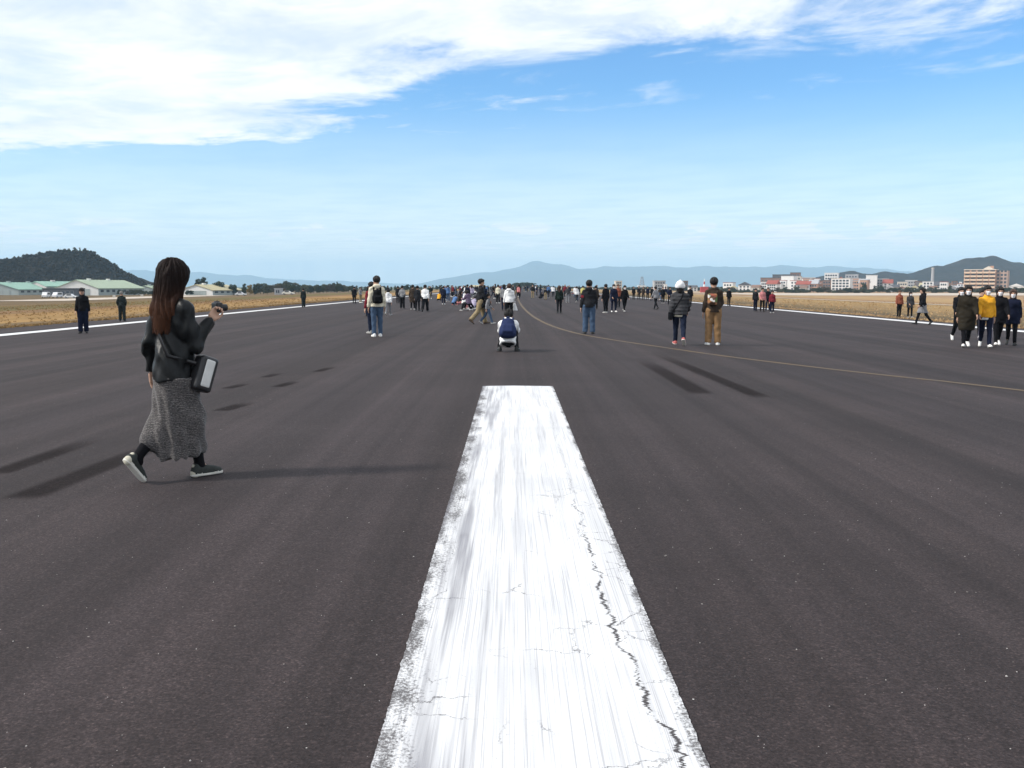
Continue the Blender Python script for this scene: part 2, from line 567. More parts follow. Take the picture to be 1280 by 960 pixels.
netm = n.math('MULTIPLY', n.math('LESS_THAN', net, 0.010), n.smooth(n.math('ADD', n.noise(tc, 2.1, 3, 0.5), n.math('MULTIPLY', n.smooth(u, 0.55, 0.95), 0.12)), 0.56, 0.66))
netm = n.math('MULTIPLY', netm, n.smooth(gy, 5.5, 8.0, 1.0, 0.0))
dark = n.math('MAXIMUM', n.math('MAXIMUM', chips, crack), n.math('MULTIPLY', netm, 0.7), clamp=True)
c = n.mix(dark, c, n.ramp(bite, [(0.3, (0.03, 0.028, 0.03)), (0.7, (0.10, 0.09, 0.09))]))
n.put(b.inputs['Base Color'], c)
b.inputs['Roughness'].default_value = 0.72
b.inputs['Specular IOR Level'].default_value = 0.25
n.put(b.inputs['Normal'], n.bump(n.math('SUBTRACT', n.math('MULTIPLY', n.math('ADD', bite, s1), 0.3), dark), 0.35, 0.006))
CENTRE = m
cy_ = np.concatenate([np.arange(-14, 2, 0.25), np.arange(2, SYE, 0.018), [SYE]])
nx_ = 24
rows = []
for y in cy_:
    jl = mnoise.noise((0, y * 14, 0)) * 0.006 + mnoise.noise((3, y * 47, 0)) * 0.005
    jr = mnoise.noise((9, y * 14, 0)) * 0.006 + mnoise.noise((5, y * 47, 0)) * 0.005
    xs_ = np.linspace(SX0 + jl, SX1 + jr, nx_)
    rows += [(x, y + (0.004 * mnoise.noise((x * 30, 1, 2)) if y == cy_[-1] else 0), -CAMBER * abs(x) + 0.005) for x in xs_]
i = np.arange(len(rows)).reshape(len(cy_), nx_)
f = np.stack([i[:-1, :-1], i[:-1, 1:], i[1:, 1:], i[1:, :-1]], -1).reshape(-1, 4)
tag(link('centre_line_marking', np_mesh('centre_line_marking', rows, f), None, CENTRE), kind='structure')

# --- dark tyre scuffs along the runway (soft-edged thin films of rubber)
m, n, b, out = base_mat('tyre_rubber_film')
uvn = n.node('ShaderNodeUVMap')
ux, uy, _z = n.xyz(uvn.outputs[0])
tc = n.node('ShaderNodeTexCoord').outputs['Object']
fx = n.math('MULTIPLY', n.smooth(ux, 0.0, 0.28), n.smooth(ux, 0.72, 1.0, 1.0, 0.0))
fy = n.math('MULTIPLY', n.smooth(uy, 0.0, 0.07), n.smooth(uy, 0.45, 1.0, 1.0, 0.0))
a = n.math('MULTIPLY', n.math('MULTIPLY', fx, fy), n.smooth(n.noise(tc, 40.0, 5, 0.7), 0.2, 0.6, 0.2, 0.42))
n.put(b.inputs['Base Color'], (0.014, 0.0125, 0.0125, 1))
b.inputs['Roughness'].default_value = 1.0
b.inputs['Specular IOR Level'].default_value = 0.0
n.put(b.inputs['Alpha'], a)
RUBBER = m


def tyre_mark(p_near, p_far, width):
    a_, b_ = gnd(*p_near), gnd(*p_far)
    pts = [(a_.x + (b_.x - a_.x) * t, a_.y + (b_.y - a_.y) * t) for t in np.linspace(0, 1, 24)]
    o = strip('tyre_mark', pts, width, 0.0035, RUBBER)
    uvl = o.data.uv_layers.new(name='UVMap')
    k = len(pts)
    for lp in o.data.loops:
        vi = lp.vertex_index
        uvl.data[lp.index].uv = (0.0 if vi < k else 1.0, (vi % k) / (k - 1))


for a_, b_, w_ in (((958, 499), (815, 440), 0.36), ((881, 494), (795, 446), 0.42), ((18, 626), (225, 546), 0.36), ((-10, 594), (130, 545), 0.30),
                   ((275, 514), (316, 502), 0.30), ((282, 486), (312, 479), 0.26), ((345, 484), (374, 476), 0.26), ((395, 465), (420, 458), 0.24),
                   ((330, 472), (352, 466), 0.24)):
    tyre_mark(a_, b_, w_)

# --- loose pale grit lying on the runway
v, f = [], []
for k in range(420):
    y = 1.9 + 8 * random.random() ** 1.6
    x = random.uniform(-0.62, 0.62) * y
    if SX0 - 0.02 < x < SX1 + 0.02:
        continue
    s = random.uniform(0.0012, 0.0032) * (1 + 0.5 * (random.random() > 0.93))
    z = -CAMBER * abs(x)
    base_i = len(v)
    a0 = random.random() * 6
    for q in range(4):
        v.append((x + s * math.cos(a0 + q * 1.57) * random.uniform(0.7, 1.4), y + s * math.sin(a0 + q * 1.57) * random.uniform(0.7, 1.4), z))
    v.append((x, y, z + s * 1.1))
    f += [(base_i + q, base_i + (q + 1) % 4, base_i + 4) for q in range(4)]
tag(link('grit', np_mesh('grit', v, f, smooth=False), None, mat('pale_stone', (0.38, 0.36, 0.34), 0.8, 0.4, 3.0)), 'pale loose grit scattered over the near asphalt', 'grit', kind='stuff')

# --- dry grass tufts along both sides of the asphalt
v, f = [], []


def tuft(x, y, h, nb=4):
    z = float(terrain(x)) - 0.03
    for _ in range(nb):
        a0 = random.random() * 6.283
        r = random.uniform(0.0, 0.09)
        px_, py_ = x + r * math.cos(a0), y + r * math.sin(a0)
        hh = h * random.uniform(0.5, 1.15)
        lean = random.uniform(0.1, 0.7) * hh
        d0 = random.random() * 6.283
        wv = 0.012 + 0.0004 * y
        i0 = len(v)
        ca, sa = math.cos(d0), math.sin(d0)
        v.extend([(px_ - sa * wv, py_ + ca * wv, z), (px_ + sa * wv, py_ - ca * wv, z), (px_ + ca * lean, py_ + sa * lean, z + hh)])
        f.append((i0, i0 + 1, i0 + 2))


for sgn, e in ((-1, HALF), (1, HALF)):
    for k in range(9000):
        y = 18 + 130 * random.random() ** 1.7
        d = abs(random.gauss(0, 0.5)) if random.random() < 0.35 else random.random() ** 1.3 * 42
        x = sgn * (e - 0.15 + d)
        if abs(x / y) > 0.75 or abs(abs(x) - 49) < 2.6 and x > 0:
            continue
        tuft(x, y, random.uniform(0.04, 0.09) * (1.6 if d < 0.8 else 1.0))
m, n, b, out = base_mat('dry_grass_blades')
tc = n.node('ShaderNodeTexCoord').outputs['Object']
gx, gy, gz = n.xyz(tc)
lr = n.mix(n.math('GREATER_THAN', gx, 0), (0.31, 0.20, 0.088, 1), (0.42, 0.285, 0.155, 1))
n.put(b.inputs['Base Color'], n.mix(0.9, lr, n.ramp(n.noise(tc, 0.9, 5, 0.65), [(0.3, (0.68, 0.66, 0.58)), (0.55, (1, 1, 1)), (0.75, (1.3, 1.25, 1.15))]), 'MULTIPLY'))
b.inputs['Roughness'].default_value = 0.9
b.inputs['Specular IOR Level'].default_value = 0.1
tag(link('grass', np_mesh('grass', v, f, smooth=False), None, m), 'short dry tan grass beside the runway', 'grass', kind='stuff')

# --- pale service road on the right grass and the broad concrete apron beyond it
CONC = mat('pale_concrete', (0.46, 0.39, 0.32), 0.9, 0.14, 0.3, 0.2, 6.0)


def ground_sheet(name, x0, x1, y0, y1, lift, material, nx=14, ny=24, wob=0.0):
    g = grid_mesh(name, np.linspace(x0, x1, nx), np.linspace(y0, y1, ny), lambda X, Y: terrain(X) + lift)
    return tag(link(name, g, None, material), kind='structure')


ground_sheet('service_road', 47.6, 50.6, 60, 420, 0.012, CONC, 4, 40)
ground_sheet('apron', 62, 460, 420, 565, 0.06, CONC, 40, 6)
ground_sheet('far_path', -140, -118, 260, 420, 0.05, CONC, 4, 6)

# ================================================================== mountains and hills
def ridge_profile(pts, depth):
    """silhouette points of a ridge, turned into x and height at its distance"""
    P = [at(px, py, depth) for px, py in pts]
    return np.array([p.x for p in P]), np.array([p.z for p in P])


def hill(name, pts, depth, half, material, rough, cell, base=-3.0, seed=0, label=None):
    hx, hz = ridge_profile(pts, depth)
    xs = np.arange(hx[0], hx[-1] + cell, cell)
    ys = np.linspace(depth - half, depth + half, 44)
    top = np.interp(xs, hx, hz)
    top = top + np.array([rough * (0.13 * mnoise.noise((x / (rough * 2.6), seed, 1.5)) + 0.07 * mnoise.noise((x / rough, seed, 4.5))) for x in xs]) * np.clip((top - base) / (rough * 1.5), 0, 1)

    def zf(X, Y):
        t = (Y - depth) / half
        T = np.broadcast_to(top, X.shape)
        prof = np.clip(1 - np.abs(t), 0, 1) ** 1.15
        Z = np.empty_like(X)
        s = 1.0 / (rough * 9)
        for i in range(X.shape[0]):
            for j in range(X.shape[1]):
                Z[i, j] = mnoise.fractal((X[i, j] * s, Y[i, j] * s, seed), 0.9, 2.1, 5) + 0.45 * mnoise.fractal((X[i, j] * s * 4.3, Y[i, j] * s * 4.3, seed + 7), 0.8, 2.1, 4)
        spur = Z * rough * np.clip(np.abs(t) * 3, 0.22, 1) * np.clip((T - base) / (rough * 2 + 1), 0, 1)
        return base + (T - base) * prof + spur * prof ** 0.5
    g = grid_mesh(name, xs, ys, zf)
    return tag(link(name, g, None, material), kind='structure')


def forest_mat(name, lo, hi, scale):
    m, n, b, out = base_mat(name)
    tc = n.node('ShaderNodeTexCoord').outputs['Object']
    f = n.noise(tc, scale, 7, 0.65)
    n.put(b.inputs['Base Color'], n.ramp(f, [(0.32, lo), (0.68, hi)]))
    b.inputs['Roughness'].default_value = 1.0
    b.inputs['Specular IOR Level'].default_value = 0.05
    n.put(b.inputs['Normal'], n.bump(n.noise(tc, scale * 4, 5, 0.7), 0.8, 0.6 / scale * 0.1))
    return m


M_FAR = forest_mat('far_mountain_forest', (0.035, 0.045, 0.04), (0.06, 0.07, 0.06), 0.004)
M_NEAR = forest_mat('wooded_hill', (0.013, 0.013, 0.013), (0.030, 0.027, 0.024), 0.03)
hill('mountain_range', [(500, 358), (520, 355.5), (545, 350), (575, 344), (592, 340.5), (605, 338.5), (620, 338), (632, 336), (645, 333), (655, 329.5), (666, 326.5), (676, 327), (690, 329.5),
                        (702, 331), (712, 333.5), (726, 336), (742, 334.5), (760, 331.5), (778, 330.5), (800, 330), (822, 332), (845, 334), (880, 333.5), (905, 332.5), (935, 333), (960, 331.5),
                        (985, 330.5), (1005, 333), (1025, 333), (1045, 331.5), (1065, 333), (1090, 335), (1120, 339), (1160, 342), (1220, 340), (1300, 338), (1420, 343), (1560, 340), (1750, 344), (1950, 341), (2150, 346), (2400, 344), (2600, 358)],
     12000, 1500, M_FAR, 120, 40, seed=3)
hill('mountain_range', [(-1300, 352), (-1050, 344), (-800, 347), (-600, 342), (-420, 345), (-280, 341), (-160, 343), (-60, 341), (40, 340), (120, 338), (146, 338), (166, 337), (180, 336.5), (200, 340), (225, 341), (250, 340), (272, 341), (292, 344), (312, 343.5), (326, 346), (345, 348.5),
                        (370, 350), (400, 350.5), (430, 351), (470, 353), (500, 354.5), (540, 356), (580, 358)], 13000, 700, M_FAR, 50, 60, seed=8)
hill('hill_range', [(990, 358), (1005, 352), (1018, 347), (1030, 344.5), (1042, 343), (1054, 339.5), (1066, 338), (1074, 340), (1084, 343.5), (1094, 341), (1104, 338.5), (1112, 340), (1122, 341.5),
                    (1134, 343), (1146, 339.5), (1158, 335), (1168, 332), (1180, 331.5), (1190, 328), (1200, 325), (1208, 322.5), (1216, 322), (1226, 320.5), (1232, 321), (1239, 318.8),
                    (1247, 321), (1256, 324), (1264, 327), (1274, 327.5), (1284, 330), (1310, 334), (1350, 341), (1420, 349), (1500, 351), (1600, 348), (1720, 353), (1800, 358)], 1950, 300, M_NEAR, 9, 6, seed=5)
LH_D = 760
lh_pts = [(-230, 358), (-170, 346), (-110, 334), (-60, 330), (-20, 328.5), (0, 327.5), (20, 324.5), (40, 320.5), (55, 318.5), (70, 316), (85, 315), (100, 315.5), (112, 316.5), (120, 320.5), (128, 327),
          (135, 333), (143, 339), (150, 344), (158, 350), (166, 355), (176, 359), (190, 361)]
LEFT_HILL = hill('wooded_hill', lh_pts, LH_D, 130, M_NEAR, 5.0, 3.2, seed=2)

# ================================================================== trees
LEAF = {}


def leaf_mat(name, lo, hi, autumn=None):
    m, n, b, out = base_mat(name)
    tc = n.node('ShaderNodeTexCoord').outputs['Object']
    oi = n.node('ShaderNodeObjectInfo').outputs['Random']
    f = n.math('ADD', n.noise(tc, 1.1, 4, 0.6), n.math('MULTIPLY', n.math('SUBTRACT', oi, 0.5), 0.25))
    n.put(b.inputs['Base Color'], n.ramp(f, [(0.3, lo), (0.72, hi)]))
    b.inputs['Roughness'].default_value = 0.8
    b.inputs['Specular IOR Level'].default_value = 0.15
    LEAF[name] = m
    return m


leaf_mat('dark_evergreen_leaves', (0.016, 0.026, 0.012), (0.045, 0.060, 0.026))
leaf_mat('olive_leaves', (0.030, 0.038, 0.016), (0.085, 0.085, 0.038))
leaf_mat('brownish_leaves', (0.045, 0.038, 0.022), (0.10, 0.080, 0.045))
leaf_mat('yellow_leaves', (0.16, 0.105, 0.02), (0.30, 0.20, 0.045))
BARK = mat('bark', (0.075, 0.058, 0.042), 0.95, 0.3, 3.0, 0.5)


def crown_mesh(name, blobs, n_leaf, size, seed):
    """leaf-sized faces spread through several uneven lobes, denser towards their skins"""
    r = np.random.default_rng(seed)
    V = np.zeros((0, 3))
    vol = np.array([b_[3] * b_[4] * b_[5] for b_ in blobs]) ** 0.67
    cnt = np.maximum(1, (n_leaf * vol / vol.sum()).astype(int))
    C = []
    for b_, k in zip(blobs, cnt):
        d = r.normal(size=(k, 3))
        d /= np.linalg.norm(d, axis=1)[:, None]
        rad = (0.55 + 0.45 * r.random(k) ** 0.5) * (1 + 0.22 * np.sin(d[:, 0] * 7 + seed) * np.cos(d[:, 2] * 9 + d[:, 1] * 5))
        C.append(np.array(b_[:3]) + d * rad[:, None] * np.array(b_[3:6]))
    C = np.concatenate(C)
    k = len(C)
    a = r.normal(size=(k, 3))
    a /= np.linalg.norm(a, axis=1)[:, None]
    bb = np.cross(a, r.normal(size=(k, 3)))
    bb /= np.linalg.norm(bb, axis=1)[:, None]
    s = size * (0.6 + 0.8 * r.random(k))[:, None]
    V = np.stack([C - a * s, C - bb * s * 0.7, C + a * s, C + bb * s * 0.7], 1).reshape(-1, 3)
    F = np.arange(4 * k).reshape(-1, 4)
    return np_mesh(name, V, F, smooth=False)


def trunk_mesh(name, h, r0, seed, limbs=5):
    rr = random.Random(seed)
    mb = MB()
    p = Vector((0, 0, -0.6))
    seg = 5
    for i in range(seg):
        q = p + Vector((rr.uniform(-.12, .12), rr.uniform(-.12, .12), (h + 0.6) / seg))
        mb.tube(p, q, r0 * (1 - i / seg * 0.8), r0 * (1 - (i + 1) / seg * 0.8), 7)
        if i >= 1:
            for _ in range(limbs // 3 + 1):
                an = rr.random() * 6.283
                ln = h * rr.uniform(0.18, 0.34)
                mb.tube(q, q + Vector((math.cos(an) * ln, math.sin(an) * ln, ln * rr.uniform(0.3, 0.8))), r0 * 0.35, r0 * 0.08, 5)
        p = q
    return mb.mesh(name)


# five kinds, unit height about 8 m
def lobes(seed, n_, h0, h1, spread, rlo, rhi, flat=0.8):
    rr = random.Random(seed)
    o = []
    for k in range(n_):
        t = k / max(1, n_ - 1)
        an = rr.random() * 6.283
        d = spread * math.sqrt(rr.random()) * (1 - 0.45 * t)
        r = rr.uniform(rlo, rhi) * (1 - 0.3 * t)
        o.append((d * math.cos(an), d * math.sin(an), h0 + (h1 - h0) * t, r * rr.uniform(0.9, 1.3), r * rr.uniform(0.9, 1.3), r * flat))
    return o


KIND = {
    'round': (crown_mesh('crown', lobes(1, 11, 2.2, 6.9, 2.3, 1.1, 1.8), 2300, 0.26, 1), trunk_mesh('trunk', 6.0, 0.22, 1)),
    'broad': (crown_mesh('crown', lobes(2, 14, 2.0, 5.6, 3.6, 1.2, 2.0), 2800, 0.27, 2), trunk_mesh('trunk', 5.0, 0.25, 2)),
    'tall': (crown_mesh('crown', lobes(3, 10, 1.5, 7.6, 1.0, 0.7, 1.25, 1.1), 1700, 0.24, 3), trunk_mesh('trunk', 7.2, 0.2, 3)),
    'pine': (crown_mesh('crown', [(0, 0, 1.8 + k * 0.8, 1.9 - 0.2 * k, 1.9 - 0.2 * k, 0.42) for k in range(8)], 1900, 0.22, 4), trunk_mesh('trunk', 8.2, 0.2, 4)),
    'shrub': (crown_mesh('crown', lobes(5, 9, 0.6, 2.2, 2.2, 0.7, 1.2), 1500, 0.22, 5), trunk_mesh('trunk', 2.0, 0.12, 5)),
}
KIND_H = {'round': 8.3, 'broad': 7.2, 'tall': 8.8, 'pine': 8.4, 'shrub': 3.2}


def tree(name, kind, px, ytop, depth, width, leaves, label, group, base=None):
    """a tree by where its top shows and how far it stands; width scales the crown sideways"""
    p = at(px, ytop, depth)
    z0 = float(terrain(p.x)) - 0.03 if base is None else base
    s = max(0.6, (p.z - z0)) / KIND_H[kind]
    t = empty(name, (p.x, depth, z0), random.random() * 6.283)
    t.scale = (s * width, s * width, s)
    tag(t, label, 'tree' if kind != 'shrub' else 'shrub', group)
    link('crown', KIND[kind][0], t, LEAF[leaves])
    link('trunk', KIND[kind][1], t, BARK)
    return t


# forest over the left hill: one mass, with single pines standing out on its ridge
def hill_z(x, y):
    hx, hz = ridge_profile(lh_pts, LH_D)
    t = abs(y - LH_D) / 130
    return -3 + (np.interp(x, hx, hz) + 3) * max(0, 1 - t) ** 1.15


hx, hz = ridge_profile(lh_pts, LH_D)
CH_V, CH_F, nv = [], [], 0
proto_v = []
for q in range(6):
    r = np.random.default_rng(50 + q)
    k = 26
    d = r.normal(size=(k, 3))
    d /= np.linalg.norm(d, axis=1)[:, None]
    d[:, 2] = np.abs(d[:, 2]) * 0.9
    C = d * (0.6 + 0.5 * r.random(k))[:, None]
    a = r.normal(size=(k, 3)); a /= np.linalg.norm(a, axis=1)[:, None]
    bb = np.cross(a, r.normal(size=(k, 3))); bb /= np.linalg.norm(bb, axis=1)[:, None]
    s = 0.42
    proto_v.append(np.stack([C - a * s, C - bb * s, C + a * s, C + bb * s], 1).reshape(-1, 3))
for k in range(5200):
    x = random.uniform(hx[0] + 90, hx[-1] - 8)
    y = LH_D - 128 * random.random() ** 0.8 if random.random() < 0.9 else LH_D + 40 * random.random()
    z = hill_z(x, y)
    if z < -2.0:
        continue
    sc_ = random.uniform(1.3, 2.7)
    P = proto_v[k % 6] * np.array([sc_, sc_, sc_ * random.uniform(0.8, 1.3)]) + np.array([x, y, z + 0.2])
    CH_V.append(P)
    CH_F.append(np.arange(len(P)).reshape(-1, 4) + nv)
    nv += len(P)
m = forest_mat('hill_forest_canopy', (0.016, 0.016, 0.013), (0.046, 0.038, 0.028), 0.06)
tag(link('forest', np_mesh('forest', np.concatenate(CH_V), np.concatenate(CH_F), smooth=False), None, m), 'dark woodland covering the steep hill on the left', 'woodland', kind='stuff')
for px, yt, kd, wd in ((17, 322, 'round', 1.3), (29, 319.5, 'round', 1.2), (53, 316.5, 'round', 1.3), (65, 315, 'broad', 0.9), (79, 311, 'pine', 0.9), (86, 310, 'round', 0.7), (93, 308.5, 'round', 0.9), (99.5, 309, 'tall', 0.9), (111, 314, 'broad', 0.7)):
    p = at(px, yt, LH_D - 4)
    tree('ridge_tree', kd, px, yt, LH_D - 4, wd, 'dark_evergreen_leaves', {79: 'pine standing out on the hilltop, leftmost of the crest clump', 93: 'tallest round tree on the crest of the left hill', 99.5: 'narrow tree at the right end of the hilltop clump',
         86: 'small tree between the pine and the tallest tree on the hilltop', 111: 'low tree at the brink of the steep right slope of the hill'}.get(px, 'rounded tree along the sloping ridge of the left hill'), 'trees on the ridge of the left hill', base=hill_z(p.x, LH_D - 4) - 0.5)

# tree line along the far left side of the field
T_EV, T_OL, T_BR, T_YE = 'dark_evergreen_leaves', 'olive_leaves', 'brownish_leaves', 'yellow_leaves'
lft = [(249, 347.5, 'round', 1.0, T_EV, 'low round dark tree beside the hangar with the tan roof'), (254.5, 345.5, 'tall', 1.3, T_EV, 'tall dark tree above the hangar with the tan roof'),
       (273, 349.5, 'broad', 0.8, T_EV, 'spreading dark tree at the right end of the tan roofed hangar'), (291.5, 353.5, 'broad', 0.7, T_EV, 'flat-topped dark tree right of the tan roofed hangar'),
       (305.5, 354, 'tall', 1.3, T_EV, 'narrow dark tree left of the yellow tree'), (312, 355, 'round', 0.9, T_YE, 'yellow autumn tree in the left tree line'),
       (318, 354.5, 'tall', 1.2, T_EV, 'narrow dark tree right of the yellow tree')]
for px, yt, kd, wd, lf, lb in lft:
    tree('tree', kd, px, yt, 455, wd, lf, lb, 'trees along the left edge of the airfield')
rt = random.Random(4)
prof_l = [(322, 355), (334, 355.5), (340, 356.5), (348, 353), (356, 352), (366, 353.5), (376, 355.5), (386, 357), (395, 356.5), (404, 356), (413, 355), (421, 354), (432, 356.5), (445, 358), (470, 358.5), (500, 358), (515, 357), (530, 359), (556, 357.5), (575, 358.5), (600, 359)]
px = 322
while px < 600:
    yt = np.interp(px, [p[0] for p in prof_l], [p[1] for p in prof_l]) + rt.uniform(-2.4, 0.6)
    kd = rt.choice(['round', 'broad', 'round', 'tall', 'broad'])
    lf = rt.choice([T_EV, T_OL, T_OL, T_BR, T_EV, T_OL])
    nm = {T_EV: 'dark evergreen tree in the low row along the far left edge', T_OL: 'olive green tree in the low row along the far left edge', T_BR: 'brownish autumn tree in the low row along the far left edge'}[lf]
    tree('tree', kd, px, yt, rt.uniform(470, 620), rt.uniform(1.1, 1.5), lf, nm, 'trees along the left edge of the airfield')
    px += rt.uniform(3.0, 5.5)
tree('tree', 'tall', 421.5, 351.5, 520, 0.6, T_EV, 'thin pointed tree rising above the left tree row', 'trees along the left edge of the airfield')
px = 150
while px < 250:
    tree('tree', rt.choice(['round', 'broad']), px, 361.5 + rt.uniform(-1.2, 1.5), rt.uniform(430, 450), rt.uniform(1.1, 1.6), rt.choice([T_EV, T_OL, T_BR]), 'low bushy tree between the big white hangar and the tan roofed one', 'trees along the left edge of the airfield')
    px += rt.uniform(6, 10)

# wood at the far end of the runway
prof_c = [(600, 358.5), (612, 356.5), (625, 357.5), (640, 355), (648, 353), (655, 351.5), (662, 352), (668, 354.5), (676, 356.5), (690, 357), (720, 358), (760, 358.5), (800, 358.5), (850, 358), (905, 358)]
px = 604
while px < 905:
    yt = np.interp(px, [p[0] for p in prof_c], [p[1] for p in prof_c]) + rt.uniform(-0.8, 1.0)
    lf = rt.choice([T_EV, T_EV, T_OL])
    nm = {T_EV: 'dark tree in the wood closing off the far end of the runway', T_OL: 'olive tree in the wood closing off the far end of the runway'}[lf]
    tree('tree', rt.choice(['round', 'broad']), px, yt, rt.uniform(770, 830), rt.uniform(1.5, 2.4), lf, nm, 'trees beyond the far end of the runway', )
    px += rt.uniform(4, 7)

# ================================================================== buildings
WHITE = mat('white_render', (0.74, 0.73, 0.71), 0.85, 0.05, 0.4)
CREAM = mat('cream_render', (0.60, 0.54, 0.46), 0.85, 0.07, 0.4)
GREY = mat('grey_render', (0.36, 0.36, 0.37), 0.85, 0.08, 0.4)
DGREY = mat('dark_grey_cladding', (0.09, 0.09, 0.10), 0.7, 0.1, 0.4)
BROWN = mat('brown_cladding', (0.20, 0.12, 0.09), 0.8, 0.12, 0.4)
PINKB = mat('pinkish_tile_cladding', (0.46, 0.28, 0.20), 0.8, 0.08, 0.5)
REDR = mat('red_roof', (0.27, 0.07, 0.05), 0.7, 0.15, 0.6)
SLATE = mat('dark_roof', (0.075, 0.075, 0.085), 0.6, 0.15, 0.6)
GREENR = mat('green_sheet_roof', (0.26, 0.42, 0.34), 0.55, 0.08, 0.2, 0.3, 1.0, stretch=(1, 6, 1))
PGREENR = mat('pale_green_sheet_roof', (0.36, 0.43, 0.31), 0.55, 0.08, 0.2, 0.3, 1.0, stretch=(1, 6, 1))
TANR = mat('tan_sheet_roof', (0.44, 0.39, 0.24), 0.6, 0.08, 0.2)
PANE = mat('window_glass', (0.05, 0.06, 0.075), 0.12, 0.2, 0.5, spec=0.6)
FRAME = mat('window_frame', (0.35, 0.35, 0.36), 0.6, 0.1, 1.0)


def windows(root, x0, x1, z0, z1, cols, rows, ww, wh, face_y, depth_in=0.0):
    """single windows on a front wall: frame proud of the wall, pane inside it"""
    mf = MB().box(-ww / 2 - .08, ww / 2 + .08, -0.06, 0.0, -wh / 2 - .08, wh / 2 + .08).mesh('window')
    mp = MB().box(-ww / 2, ww / 2, -0.09, -0.061, -wh / 2, wh / 2).mesh('pane')
    for r_ in range(rows):
        for c_ in range(cols):
            x = x0 + (c_ + .5) / cols * (x1 - x0)
            z = z0 + (r_ + .5) / rows * (z1 - z0)
            wd = link('window', mf, root, FRAME, (x, face_y - 0.003, z))
            link('pane', mp, wd, PANE)


def building(name, px0, px1, ytop, depth, thick, wall, roof, label, cat='building', floors=2, cols=3, style='flat', rotz=0.0, group=None, ww=1.2, wh=1.2, nowin=False):
    if px0 > 900:
        rotz = R(-20 - (px0 * 7) % 13)
    a_, b_ = at(px0, ytop, depth), at(px1, ytop, depth)
    W = b_.x - a_.x
    xc = (a_.x + b_.x) / 2
    z0 = float(terrain(xc)) - 0.03
    H = max(2.5, a_.z - z0)
    t = empty(name, (xc, depth, z0), rotz)
    tag(t, label, cat, group)
    body_h = H if style == 'flat' else H * 0.66
    MB().box(-W / 2, W / 2, 0, thick, -1, body_h).build('wall', wall, t)
    if style == 'flat':
        MB().box(-W / 2 - .15, W / 2 + .15, -.15, thick + .15, body_h + .003, body_h + .35).build('roof', roof, t)
    elif style == 'gable':      # ridge along x
        o_ = 0.5
        rf = MB().poly([(-W / 2 - o_, -o_, body_h + .003), (W / 2 + o_, -o_, body_h + .003), (W / 2 + o_, thick + o_, body_h + .003), (-W / 2 - o_, thick + o_, body_h + .003), (-W / 2 - o_, thick / 2, H), (W / 2 + o_, thick / 2, H)],
                       [(0, 1, 5, 4), (2, 3, 4, 5), (1, 2, 5), (3, 0, 4), (3, 2, 1, 0)])
        rf.build('roof', roof, t)
    elif style == 'gable_front':   # ridge along y
        o_ = 0.4
        rf = MB().poly([(-W / 2 - o_, -o_, body_h + .003), (W / 2 + o_, -o_, body_h + .003), (W / 2 + o_, thick + o_, body_h + .003), (-W / 2 - o_, thick + o_, body_h + .003), (0, -o_, H), (0, thick + o_, H)],
                       [(0, 4, 5, 3), (1, 2, 5, 4), (0, 1, 4), (2, 3, 5), (3, 2, 1, 0)])
        rf.build('roof', roof, t)
    if not nowin:
        windows(t, -W / 2 + .5, W / 2 - .5, body_h * 0.12, body_h * 0.96, cols, floors, min(ww, (W - 1) / cols * .7), min(wh, body_h / floors * .55), 0.0)
    return t, W, H


